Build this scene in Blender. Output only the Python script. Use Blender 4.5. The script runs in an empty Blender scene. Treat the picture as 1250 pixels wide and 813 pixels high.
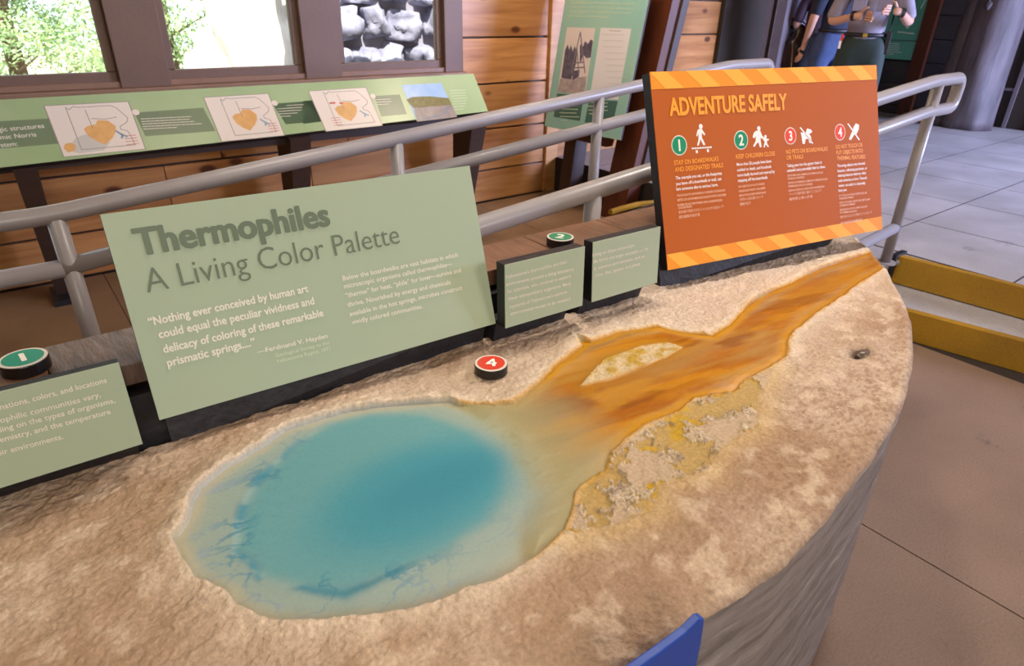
import bpy, bmesh, math, random
import numpy as np
from mathutils import Vector, Matrix, noise as mnoise
random.seed(7)
D = bpy.data; SC = bpy.context.scene; COL = SC.collection

# ------------------------------------------------------------------ camera
H = 1.55                      # eye height above the lower floor
FPX, CX, CY = 790.0, 625.0, 406.5
def unit(v): return v/np.linalg.norm(v)
_z = -unit(np.array([590-CX, 1950-CY, FPX])); _x = np.array([1760-CX, 29-CY, FPX]); _x = unit(_x-_z*(_x@_z))
_y = np.cross(_z, _x); ROT = np.array([_x, _y, _z])       # rows: world axes in camera frame (x right, y down, z forward)
cam = D.objects.new('camera', D.cameras.new('camera')); COL.objects.link(cam); SC.camera = cam
cam.data.sensor_width = 36; cam.data.lens = 36*FPX/1250; cam.data.clip_start = .02; cam.data.clip_end = 200
cr, cd, cf = ROT[:, 0], ROT[:, 1], ROT[:, 2]
M = Matrix(((cr[0], -cd[0], -cf[0], 0), (cr[1], -cd[1], -cf[1], 0), (cr[2], -cd[2], -cf[2], H), (0, 0, 0, 1)))
cam.matrix_world = M
cam.data.dof.use_dof = True; cam.data.dof.focus_distance = 1.45; cam.data.dof.aperture_fstop = 7
# ------------------------------------------------------------------ world, sun, lamps, exposure
w = D.worlds.new('world'); SC.world = w; w.use_nodes = True
bg = w.node_tree.nodes['Background']; bg.inputs[0].default_value = (.80, .90, 1, 1); bg.inputs[1].default_value = 3.0
def light(kind, loc, target, energy, color, size=1, size_y=None):
    l = D.lights.new('lamp', kind); l.energy = energy; l.color = color
    if kind == 'AREA':
        l.size = size
        if size_y: l.shape = 'RECTANGLE'; l.size_y = size_y
    if kind == 'SUN': l.angle = .009
    o = D.objects.new('lamp', l); COL.objects.link(o); o.location = loc
    o.rotation_euler = (Vector(target)-Vector(loc)).to_track_quat('-Z', 'Y').to_euler(); return o
light('SUN', (0, -10, 14), (1.5, 0, 0), 12, (1, .96, .88))
WARM = (1, .91, .81)
light('AREA', (1.3, 1.5, 3.05), (1.1, .9, .8), 30, WARM, .3)
light('AREA', (3.2, 1.1, 3.0), (2.1, .8, .8), 40, (1, .93, .87), .3)
light('AREA', (-.9, 1.7, 3.05), (0, .9, .8), 6, WARM, .3)
light('AREA', (-.6, -1.9, 2.4), (.9, 1.3, .9), 58, (1, .93, .83), 1.2)  # added fill from the camera side to brighten the green sign faces, no fixture
light('AREA', (2.4, -2.1, 2.2), (1.9, 1.1, 1.1), 36, (1, .93, .83), .9)  # second added front fill, aimed at the orange sign, no fixture
light('AREA', (3.3, 3.2, 3.1), (4.2, 4.2, .9), 44, (1, .82, .62), .5)
light('AREA', (1.2, 3.0, 3.1), (1.4, 4.4, .6), 12, (1, .80, .60), .6)
_l = light('AREA', (8.3, -3.2, 2.3), (7.4, 1.6, .3), 620, (.52, .60, 1), 2.6, 1.6); _l.data.spread = math.radians(110)
vs = SC.view_settings; vs.view_transform = 'Standard'; vs.look = 'None'; vs.gamma = 1; vs.exposure = 0.0; vs.use_curve_mapping = False

# ------------------------------------------------------------------ measuring helpers: photo point -> real place on a known plane
def ray(px, py): return ROT @ np.array([px-CX, py-CY, FPX])
EYE = np.array([0, 0, H])
def on(px, py, axis, val):
    r = ray(px, py); k = (val-EYE[axis])/r[axis]; return EYE+r*k
def lin(c):
    if isinstance(c, str): c = tuple(int(c[i:i+2], 16) for i in (0, 2, 4))
    return tuple(((v/255)/12.92 if v/255 <= .04045 else ((v/255+.055)/1.055)**2.4) for v in c[:3])+(1,)

# ------------------------------------------------------------------ object helpers
def setp(o, label=None, cat=None, group=None, kind=None):
    if label: o['label'] = label
    if cat: o['category'] = cat
    if group: o['group'] = group
    if kind: o['kind'] = kind
    return o
def empty(name, loc=(0, 0, 0), rz=0, label=None, cat=None, group=None, kind=None, parent=None):
    o = D.objects.new(name, None); COL.objects.link(o); o.location = loc; o.rotation_euler = (0, 0, rz); o.empty_display_size = .1
    if parent: o.parent = parent
    return setp(o, label, cat, group, kind)
def link(name, me, m, parent=None, **k):
    o = D.objects.new(name, me); COL.objects.link(o)
    if m: me.materials.clear(); me.materials.append(m)
    if parent: o.parent = parent
    return setp(o, **k)
def obj(name, bm, m, parent=None, smooth=False, bevel=0, **k):
    bmesh.ops.recalc_face_normals(bm, faces=bm.faces)
    if bevel: bmesh.ops.bevel(bm, geom=[e for e in bm.edges if e.calc_face_angle(0) > .5], offset=bevel, segments=2, affect='EDGES', profile=.5)
    me = D.meshes.new(name); bm.to_mesh(me); bm.free()
    if smooth: me.shade_smooth()
    return link(name, me, m, parent, **k)
def box(bm, x0, x1, y0, y1, z0, z1):
    vs_ = [bm.verts.new((x, y, z)) for x in (x0, x1) for y in (y0, y1) for z in (z0, z1)]
    for f in ((0, 1, 3, 2), (4, 6, 7, 5), (0, 4, 5, 1), (2, 3, 7, 6), (0, 2, 6, 4), (1, 5, 7, 3)): bm.faces.new([vs_[i] for i in f])
def hexa(bm, pts):       # 4 bottom (ccw), 4 top (ccw)
    v = [bm.verts.new(tuple(p)) for p in pts]
    for f in ((3, 2, 1, 0), (4, 5, 6, 7), (0, 1, 5, 4), (1, 2, 6, 5), (2, 3, 7, 6), (3, 0, 4, 7)): bm.faces.new([v[i] for i in f])
def bx(name, b, m, parent=None, bevel=0, **k):
    bm = bmesh.new(); box(bm, *b); return obj(name, bm, m, parent, bevel=bevel, **k)
def tube(bm, pts, r, n=16, cap=True):
    pts = [Vector(p) for p in pts]; rings = []; up = None
    for i, p in enumerate(pts):
        t = ((pts[i+1]-p) if i < len(pts)-1 else (p-pts[i-1])).normalized()
        if 0 < i < len(pts)-1: t = ((pts[i+1]-p).normalized()+(p-pts[i-1]).normalized()).normalized()
        if up is None: up = t.orthogonal().normalized()
        up = (up-t*up.dot(t)).normalized(); s = t.cross(up)
        rr = r[i] if isinstance(r, (list, tuple)) else r
        rings.append([bm.verts.new(p+(up*math.cos(a)+s*math.sin(a))*rr) for a in [2*math.pi*k/n for k in range(n)]])
    for a, b in zip(rings, rings[1:]):
        for k in range(n): bm.faces.new((a[k], a[(k+1) % n], b[(k+1) % n], b[k]))
    if cap: bm.faces.new(rings[0][::-1]); bm.faces.new(rings[-1])
def fillet(pts, r, n=6):
    pts = [Vector(p) for p in pts]; out = [pts[0]]
    for a, b, c in zip(pts, pts[1:], pts[2:]):
        d1 = (a-b).normalized(); d2 = (c-b).normalized(); p, q = b+d1*r, b+d2*r
        out += [(p*(1-t)**2+b*2*t*(1-t)+q*t*t) for t in [i/n for i in range(n+1)]]
    return out+[pts[-1]]
def disc(bm, c, r, h, n=32, z=None):
    ret = bmesh.ops.create_cone(bm, cap_ends=True, segments=n, radius1=r, radius2=r, depth=h, matrix=Matrix.Translation((c[0], c[1], c[2]+h/2)))
def blob(bm, c, s, seed=0, amp=.15, sub=3, fr=2.0):
    r = bmesh.ops.create_icosphere(bm, subdivisions=sub, radius=1)
    for v in r['verts']:
        k = 1+amp*mnoise.fractal(v.co*fr+Vector((seed*7.3, seed*3.1, seed)), 1, 2, 4)*1.6
        v.co = Vector((v.co.x*s[0]*k+c[0], v.co.y*s[1]*k+c[1], v.co.z*s[2]*k+c[2]))
# ------------------------------------------------------------------ materials
def mat(name, col, rough=.5, metal=0, spec=.5, var=0, vscale=8, bump=0, bscale=60, col2=None, coat=0, stretch=None, objrand=0):
    m = D.materials.new(name); m.use_nodes = True; nt = m.node_tree; N = nt.nodes; L = nt.links
    b = N['Principled BSDF']; c = lin(col)
    b.inputs['Base Color'].default_value = c; b.inputs['Roughness'].default_value = rough; b.inputs['Metallic'].default_value = metal
    b.inputs['Specular IOR Level'].default_value = spec; b.inputs['Coat Weight'].default_value = coat
    tc = N.new('ShaderNodeTexCoord'); mp = N.new('ShaderNodeMapping'); L.new(tc.outputs['Object'], mp.inputs[0])
    if stretch: mp.inputs['Scale'].default_value = stretch
    if var or col2:
        n = N.new('ShaderNodeTexNoise'); n.inputs['Scale'].default_value = vscale; n.inputs['Detail'].default_value = 6; n.inputs['Roughness'].default_value = .6
        L.new(mp.outputs[0], n.inputs[0]); r = N.new('ShaderNodeValToRGB'); L.new(n.outputs[0], r.inputs[0])
        c2 = lin(col2) if col2 else tuple(x*(1-var) for x in c[:3])+(1,)
        r.color_ramp.elements[0].position = .35; r.color_ramp.elements[1].position = .68
        r.color_ramp.elements[0].color = c2; r.color_ramp.elements[1].color = c
        out = r.outputs[0]
        if objrand:
            oi = N.new('ShaderNodeObjectInfo'); mr = N.new('ShaderNodeMapRange'); mr.inputs[3].default_value = 1-objrand; mr.inputs[4].default_value = 1+objrand
            L.new(oi.outputs['Random'], mr.inputs[0]); mx = N.new('ShaderNodeVectorMath'); mx.operation = 'SCALE'; L.new(out, mx.inputs[0]); L.new(mr.outputs[0], mx.inputs['Scale']); out = mx.outputs[0]
        L.new(out, b.inputs['Base Color'])
    if bump:
        n2 = N.new('ShaderNodeTexNoise'); n2.inputs['Scale'].default_value = bscale; n2.inputs['Detail'].default_value = 5; L.new(mp.outputs[0], n2.inputs[0])
        bp = N.new('ShaderNodeBump'); bp.inputs['Strength'].default_value = bump; bp.inputs['Distance'].default_value = .01
        L.new(n2.outputs[0], bp.inputs['Height']); L.new(bp.outputs[0], b.inputs['Normal'])
    return m
def pine(name, light_c, dark_c, knot='5a2c14', rough=.38):
    m = D.materials.new(name); m.use_nodes = True; nt = m.node_tree; N = nt.nodes; L = nt.links; b = N['Principled BSDF']
    tc = N.new('ShaderNodeTexCoord'); oi = N.new('ShaderNodeObjectInfo')
    ad = N.new('ShaderNodeVectorMath'); ad.operation = 'ADD'; sc = N.new('ShaderNodeVectorMath'); sc.operation = 'SCALE'; sc.inputs[0].default_value = (17, 5, 9)
    L.new(oi.outputs['Random'], sc.inputs['Scale']); L.new(tc.outputs['Object'], ad.inputs[0]); L.new(sc.outputs[0], ad.inputs[1])
    # knots
    mk = N.new('ShaderNodeMapping'); mk.inputs['Scale'].default_value = (2.2, 1.5, 4.2); L.new(ad.outputs[0], mk.inputs[0])
    vo = N.new('ShaderNodeTexVoronoi'); vo.inputs['Scale'].default_value = 1.15; L.new(mk.outputs[0], vo.inputs[0])
    kr = N.new('ShaderNodeValToRGB'); kr.color_ramp.elements[0].position = .10; kr.color_ramp.elements[0].color = (1, 1, 1, 1); kr.color_ramp.elements[1].position = .17; kr.color_ramp.elements[1].color = (0, 0, 0, 1)
    L.new(vo.outputs['Distance'], kr.inputs[0])
    # grain bent round the knots
    mg = N.new('ShaderNodeMapping'); mg.inputs['Scale'].default_value = (.8, 6, 10); L.new(ad.outputs[0], mg.inputs[0])
    no = N.new('ShaderNodeTexNoise'); no.inputs['Scale'].default_value = 1.6; no.inputs['Detail'].default_value = 5; no.inputs['Distortion'].default_value = .5; L.new(mg.outputs[0], no.inputs[0])
    cr_ = N.new('ShaderNodeValToRGB'); e = cr_.color_ramp.elements; e[0].position = .33; e[0].color = lin(dark_c); e[1].position = .62; e[1].color = lin(light_c)
    L.new(no.outputs[0], cr_.inputs[0])
    mr = N.new('ShaderNodeMapRange'); mr.inputs[3].default_value = .78; mr.inputs[4].default_value = 1.15; L.new(oi.outputs['Random'], mr.inputs[0])
    ms = N.new('ShaderNodeVectorMath'); ms.operation = 'SCALE'; L.new(cr_.outputs[0], ms.inputs[0]); L.new(mr.outputs[0], ms.inputs['Scale'])
    mx = N.new('ShaderNodeMixRGB'); mx.inputs[2].default_value = lin(knot); L.new(kr.outputs[0], mx.inputs[0]); L.new(ms.outputs[0], mx.inputs[1])
    L.new(mx.outputs[0], b.inputs['Base Color']); b.inputs['Roughness'].default_value = rough
    return m
mPine = pine('knotty pine', 'c88e55', 'a56a38')
mPlankTop = mat('boardwalk wood', '8a6247', .5, var=.35, vscale=9, stretch=(8, 1, 1), bump=.25, bscale=30, objrand=.12)
mPlankGrey = mat('boardwalk wood grained', '7a6054', .38, var=.5, vscale=7, stretch=(7, 1.2, 1), bump=.5, bscale=14)
mDarkWood = mat('dark stained wood', '3e2a20', .5, var=.3, vscale=4, stretch=(1, 1, 6))
mRedWood = mat('red brown wood', '5c2d18', .42, var=.35, vscale=3, stretch=(6, 6, .7))
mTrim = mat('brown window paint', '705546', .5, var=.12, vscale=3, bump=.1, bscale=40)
mTrimLit = mat('lit brown paint', '8c6a55', .4, var=.2, vscale=6)  # lighter copy of the window brown, light on sill and beads put into colour
mRail = mat('grey painted pipe', '968e8b', .33, var=.06, vscale=5, bump=.05, bscale=150)
mGreen = mat('sage green print', 'a6b397', .6, spec=.25)
mGreenCounter = mat('green counter print', '93ab78', .3, col2='a7b98c', vscale=1.2)
mBand = mat('dark green print band', '66775a', .3, col2='7a8a68', vscale=1)
mBandDark = mat('deep green print band', '4e6448', .3)
mCream = mat('cream print', 'ded2c3', .4)
mCreamInk = mat('cream lettering', 'e6dfcf', .5, spec=.2)
mPaleInk = mat('pale green lettering', 'cdd6b8', .5)
mDarkInk = mat('dark sage lettering', '5f6d55', .5)
mBlack = mat('black board', '16141a', .5, bump=.15, bscale=50)
mBlackRough = mat('black rough edge', '1a171b', .6, bump=.8, bscale=25)
mOrange = mat('burnt orange print', 'b4580a', .65, spec=.2)
mStripe = mat('amber stripe print', 'ea901c', .6, spec=.2)
mStripe2 = mat('light amber stripe print', 'f7aa38', .6, spec=.2)
mAmberInk = mat('amber lettering', 'f59e25', .45, spec=.2)
mWhiteInk = mat('white lettering', 'f3e9dc', .45, spec=.2)
mPeachInk = mat('peach lettering', 'eebd94', .45, spec=.2)
mGreenDot = mat('green badge print', '148a58', .6, spec=.2)
mRedDot = mat('red badge print', 'e04812', .6, spec=.2)
mMapLine = mat('map line ink', '8f857c', .5)
mMapOrange = mat('map ochre print', 'dfab68', .4, var=.15, vscale=20)
mMapGrey = mat('map grey print', 'c4bfb4', .4)
mMapBlue = mat('map blue ink', '7f9fb4', .4)
mMapRed = mat('map red ink', 'c4644e', .4)
mGlass = D.materials.new('window glass'); mGlass.use_nodes = True
_n = mGlass.node_tree; _n.nodes.clear(); _o = _n.nodes.new('ShaderNodeOutputMaterial'); _mx = _n.nodes.new('ShaderNodeMixShader'); _t = _n.nodes.new('ShaderNodeBsdfTransparent'); _g = _n.nodes.new('ShaderNodeBsdfGlossy'); _g.inputs['Roughness'].default_value = .02
_f = _n.nodes.new('ShaderNodeFresnel'); _f.inputs[0].default_value = 1.35; _n.links.new(_f.outputs[0], _mx.inputs[0]); _n.links.new(_t.outputs[0], _mx.inputs[1]); _n.links.new(_g.outputs[0], _mx.inputs[2]); _n.links.new(_mx.outputs[0], _o.inputs[0])

def concrete(name, c1, c2, c3, rough=.6, bump=.25):
    m = D.materials.new(name); m.use_nodes = True; nt = m.node_tree; N = nt.nodes; L = nt.links; b = N['Principled BSDF']
    g = N.new('ShaderNodeNewGeometry')
    a = N.new('ShaderNodeTexNoise'); a.inputs['Scale'].default_value = 1.7; a.inputs['Detail'].default_value = 7; L.new(g.outputs['Position'], a.inputs[0])
    r = N.new('ShaderNodeValToRGB'); e = r.color_ramp.elements; e[0].position = .35; e[0].color = lin(c2); e[1].position = .65; e[1].color = lin(c1); L.new(a.outputs[0], r.inputs[0])
    a2 = N.new('ShaderNodeTexNoise'); a2.inputs['Scale'].default_value = 3.1; a2.inputs['Detail'].default_value = 9; a2.inputs['Roughness'].default_value = .7; L.new(g.outputs['Position'], a2.inputs[0])
    r2 = N.new('ShaderNodeValToRGB'); r2.color_ramp.elements[0].position = .62; r2.color_ramp.elements[1].position = .72; L.new(a2.outputs[0], r2.inputs[0])
    mx = N.new('ShaderNodeMixRGB'); mx.inputs[2].default_value = lin(c3); L.new(r2.outputs[0], mx.inputs[0]); L.new(r.outputs[0], mx.inputs[1])
    a3 = N.new('ShaderNodeTexNoise'); a3.inputs['Scale'].default_value = 130; a3.inputs['Detail'].default_value = 3; L.new(g.outputs['Position'], a3.inputs[0])
    m3 = N.new('ShaderNodeMixRGB'); m3.blend_type = 'OVERLAY'; m3.inputs[0].default_value = .35; L.new(mx.outputs[0], m3.inputs[1]); L.new(a3.outputs[0], m3.inputs[2])
    L.new(m3.outputs[0], b.inputs['Base Color']); b.inputs['Roughness'].default_value = rough
    bp = N.new('ShaderNodeBump'); bp.inputs['Strength'].default_value = bump; bp.inputs['Distance'].default_value = .004; L.new(a3.outputs[0], bp.inputs['Height']); L.new(bp.outputs[0], b.inputs['Normal'])
    return m
mFloorLow = concrete('brown concrete', '8a705c', '775f4d', '57453a', .6)
mFloorUp = concrete('grey concrete', 'b0abaa', '96918f', '6d6868', .45)
mFloorTan = concrete('tan concrete', '8f7050', '6f533a', '52402c', .65)
mJoint = mat('floor joint', '3a322e', .95, spec=.1)
def yellowpaint():
    m = concrete('worn yellow paint', 'a67a10', '86600f', '5c4416', .5, .3); return m
mYellow = yellowpaint()

# ================================================================== SETTING
# floors: slabs with recessed joints
base = bx('floor', (-3, 9.9, -4, 4.66, -.12, -.004), mJoint, kind='structure')
def slab_grid(parent, xs, ys, z, m, th=.004, gap=.006, name='slab'):
    for x0, x1 in zip(xs, xs[1:]):
        for y0, y1 in zip(ys, ys[1:]):
            bm = bmesh.new(); box(bm, x0+gap/2, x1-gap/2, y0+gap/2, y1-gap/2, z-th, z); obj(name, bm, m, parent)
slab_grid(base, [-3, -1.4, .3, 1.975, 3.52], [-4, -2.2, -1.1, 0.0, 1.3], 0, mFloorLow)
slab_grid(base, [-3, -1.4, .3, 1.975, 3.1, 4.6], [1.3, 2.55, 4.48], 0, mFloorTan, gap=.004)
# upper floor, two steps and ramp
up = bx('floor', (3.98, 9.9, -4, 8.5, 0, .2992), mJoint, kind='structure')
slab_grid(up, [3.99, 4.72, 5.49, 6.24, 7.05, 7.85, 8.7, 9.75], [-3.9, -3.1, -2.3, -1.5, -.7, .08, .86, 1.65, 2.45, 3.2, 4.0, 5.0, 6.2, 8.4], .3, mFloorUp, th=.0008, gap=.010)
bm = bmesh.new(); hexa(bm, [(3.55, 1.42, 0), (3.99, 1.42, 0), (3.99, 3.0, 0), (3.55, 3.0, 0), (3.55, 1.42, .298), (3.99, 1.42, .298), (3.99, 3.0, .298), (3.55, 3.0, .298)])
obj('slab', bm, mFloorUp, up)
st = empty('floor', (0, 0, 0), kind='structure')
def step(z0, z1, xa, xb, depth, m):      # xa at y=1.4, xb at y=-1 ; skewed riser
    bm = bmesh.new(); y1, y0 = 1.4, -2.4; xe = xa+(xb-xa)*(y1-y0)/2.4
    hexa(bm, [(xe-.012, y0, z0), (xe+depth, y0, z0), (xa+depth, y1, z0), (xa-.012, y1, z0), (xe, y0, z1), (xe+depth, y0, z1), (xa+depth, y1, z1), (xa, y1, z1)]); return bm
obj('step', step(0, .143, 3.50, 3.98, .6, None), mFloorUp, st)
obj('step', step(.15, .297, 3.91, 4.12, .4, None), mFloorUp, st)
obj('yellow_nosing', step(0.0, .15, 3.485, 3.965, .05, None), mYellow, st, label='worn yellow painted face of the lower step')
obj('yellow_nosing', step(.15, .302, 3.895, 4.105, .05, None), mYellow, st, label='worn yellow painted face of the upper step')
bx('step_end_plate', (3.86, 3.99, 1.395, 1.425, .1, .315), mBlack, st)
bm = bmesh.new(); bmesh.ops.create_uvsphere(bm, u_segments=12, v_segments=8, radius=.016, matrix=Matrix.Translation((3.88, 1.39, .27))); obj('bolt', bm, mRail, st, True)
# ramp
rmp = empty('floor', (0, 0, 0), kind='structure')
bm = bmesh.new(); hexa(bm, [(0, 1.36, -.01), (3.6, 1.36, -.01), (3.6, 2.52, -.01), (0, 2.52, -.01), (0, 1.36, .003), (3.6, 1.36, .3), (3.6, 2.52, .3), (0, 2.52, .003)])
obj('ramp', bm, mFloorTan, rmp)
bm = bmesh.new(); tube(bm, [on(745, 259, 2, .3), on(760, 254, 2, .3), on(780, 249, 2, .3), on(812, 246, 2, .3), on(860, 244, 2, .3)], .02, 6); obj('yellow_edge', bm, mYellow, rmp)

# window wall (y = 4.5)
ww = empty('wall_north', (0, 4.5, 0), kind='structure')
WX = 2.975
bm = bmesh.new()
for b in ((-3, 7.4, .03, .15, 0, 1.0), (WX, 7.4, .03, .15, 1.0, 3.2), (-3, WX, .03, .15, 2.5, 3.2)): box(bm, *b)
obj('sheathing', bm, mDarkWood, ww)
zc = [0, .268, .606, .958, 1.298, 1.6, 1.94, 2.28, 2.62, 2.95, 3.2]
plank_meshes = {}
def plank(x0, x1, z0, z1, parent):
    bm = bmesh.new(); box(bm, x0+.002, x1-.002, 0, .03, z0+.007, z1-.007)
    obj('plank', bm, mPine, parent, bevel=.004)
for i, (z0, z1) in enumerate(zip(zc, zc[1:])):
    if z0 < 1.0:
        cuts = [-3, -.9+.5*(i % 2), .42+.35*(i % 3), 2.0-.3*(i % 2), WX]
        for x0, x1 in zip(cuts, cuts[1:]): plank(x0, x1, z0, min(z1, 1.02), ww)
    if z1 > 2.6: plank(-3, WX, z0, z1, ww)
    plank(WX, 3.86, z0, z1, ww)
    plank(4.0, 6.15, z0, z1, ww)
bm = bmesh.new(); box(bm, 3.862, 3.998, -.03, .03, 0, 3.2); obj('corner_board', bm, pine('pale pine', 'dca468', 'c88a4c'), ww, bevel=.004)
# dark casing and doorway at the wall's right end
dj = empty('door_1', (0, 4.5, 0), kind='structure')
mDarkPanel = mat('dark grey brown panel', '3c342e', .7, var=.15, spec=.2, vscale=3)
mLilac = mat('grey lilac trim', '6e6468', .4, var=.1, vscale=4)
bx('casing', (6.13, 6.86, -.05, .03, 0.3, 3.2), mDarkPanel, dj, bevel=.004)
bx('jamb', (6.87, 7.02, -.02, .15, .3, 3.2), mDarkWood, dj)
bx('jamb', (7.03, 7.22, -.06, .15, .3, 3.2), mDarkWood, dj, bevel=.004)
bx('jamb_trim', (7.225, 7.40, -.04, .15, .3, 3.2), mLilac, dj, bevel=.008, label='lilac grey painted door trim')
# windows
GL = [(-1.24, -.51), (-.145, .592), (.951, 1.683), (2.035, 2.773)]
fr = empty('trim_1', (0, 4.5, 0), kind='structure')
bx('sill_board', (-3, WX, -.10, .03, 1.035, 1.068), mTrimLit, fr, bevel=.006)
bx('apron', (-3, WX, -.06, .03, .93, 1.034), mTrim, fr)
bx('head_board', (-3, WX, -.05, .03, 2.38, 2.55), mTrim, fr, bevel=.004)
mull = [(-.47, -.18), (.64, .905), (1.73, 1.985), (2.815, WX)]
for a, b in mull: bx('mullion', (a, b, -.045, .10, 1.066, 2.385), mTrim, fr, bevel=.004)
for i, (a, b) in enumerate(GL):
    wn = empty('window_%d' % (i+1), ((a+b)/2, 4.5, 1.15), kind='structure')
    hw = (b-a)/2
    for n_, bb in (('sash_rail', (-hw-.055, hw+.055, .0, .05, -.085, 0)), ('sash_rail', (-hw-.055, hw+.055, .0, .05, 1.15, 1.23)), ('sash_stile', (-hw-.05, -hw, .0, .05, 0, 1.15)), ('sash_stile', (hw, hw+.05, .0, .05, 0, 1.15))):
        bx(n_, bb, mTrim, wn, bevel=.006)
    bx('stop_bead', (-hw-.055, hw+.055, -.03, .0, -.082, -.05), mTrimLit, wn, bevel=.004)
    bx('glass', (-hw, hw, .022, .027, 0, 1.15), mGlass, wn)
# other walls and ceiling
mWall = mat('tan plaster', 'b09a82', .8)
bx('wall_south', (-3.1, 9.9, -4.1, -4, 0, 3.2), mWall, kind='structure')
bx('wall_west', (-3.1, -3, -4, 4.65, 0, 3.2), mWall, kind='structure')
mCeil = mat('ceiling boards', '8a6a4a', .7); bx('ceiling', (-3.1, 10, -4.1, 4.66, 3.2, 3.3), mCeil, kind='structure'); bx('ceiling', (7.2, 10, 4.66, 8.6, 3.2, 3.3), mCeil, kind='structure')
bx('wall_back', (7.2, 10, 8.5, 8.6, 0, 3.2), mDarkPanel, kind='structure')
bx('wall_side', (7.30, 7.40, 4.66, 8.5, .3, 3.2), mDarkPanel, kind='structure')
we = empty('wall_east', (9.8, 0, .3), kind='structure')
bx('backing', (.03, .12, -4.1, 8.5, -.3, 2.9), mDarkWood, we)
mSiding = mat('dark grey siding', '393538', .5, var=.25, vscale=2, stretch=(1, 1, 6), objrand=.15)
zz = -.17
while zz < 2.9:
    for y0, y1 in ((-4, -1.4), (-1.4, 1.2), (3.2, 5.8), (5.8, 8.5)):
        bm = bmesh.new(); hexa(bm, [(0, y0+.002, max(zz, 0)), (.03, y0+.002, max(zz, 0)), (.03, y1-.002, max(zz, 0)), (0, y1-.002, max(zz, 0)), (-.0, y0+.002, min(zz+.265, 2.9)), (.03, y0+.002, min(zz+.272, 2.9)), (.03, y1-.002, min(zz+.272, 2.9)), (-.0, y1-.002, min(zz+.265, 2.9))])
        obj('plank', bm, mSiding, we)
    zz += .277
dd = empty('door_2', (9.78, 2.2, .3), kind='structure')
bx('door_leaf', (0.0, .04, -1.0, .98, 0, 2.9), mDarkPanel, dd)
for b in ((-.03, 0, .95, 1.0, 0, 2.9), (-.03, 0, .58, .62, 0, 2.9), (-.03, 0, .30, .35, 0, 2.9), (-.03, 0, -1.0, -.95, 0, 2.9)): bx('door_stile', b, mLilac, dd)
bx('door_rail', (-.02, 0, .60, .95, .42, .45), mLilac, dd)
bx('door_rail', (-.02, 0, -.95, .3, .9, .94), mLilac, dd)
# rubble kerb at the far wall foot
mRock = mat('grey rock', '6a6466', .8, var=.4, vscale=4, bump=.6, bscale=12)

# ================================================================== TEXT AND PRINT ON PANELS
_txt = {}
def text_mesh(body, bold=0.0):
    k = (body, bold)
    if k in _txt: return _txt[k]
    c = D.curves.new('t', 'FONT'); c.body = body; c.size = 1; c.resolution_u = 3 if len(body) < 24 else 2; c.offset = min(bold, .006) if bold > 0 else bold; c.dimensions = '2D'; c.fill_mode = 'FRONT'
    o = D.objects.new('t', c); COL.objects.link(o); dg = bpy.context.evaluated_depsgraph_get(); dg.update()
    me = D.meshes.new_from_object(o.evaluated_get(dg)); D.objects.remove(o)
    co = np.empty(len(me.vertices)*3); me.vertices.foreach_get('co', co); co = co.reshape(-1, 3)
    pol = [tuple(p.vertices) for p in me.polygons]; D.meshes.remove(me)
    if bold > .006:                       # heavier weight: the same outline repeated round a small circle
        n = 8 if bold > .03 else 4; r = bold-.006; C2, P2 = [], []
        for q in range(n):
            a = 2*math.pi*(q+.5)/n; C2.append(co+np.array([r*math.cos(a)*1.15, r*math.sin(a)*.8, q*1.2e-5])); P2 += [tuple(i+q*len(co) for i in p) for p in pol]
        co, pol = np.concatenate(C2), P2
    _txt[k] = (co, pol); return _txt[k]
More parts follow.
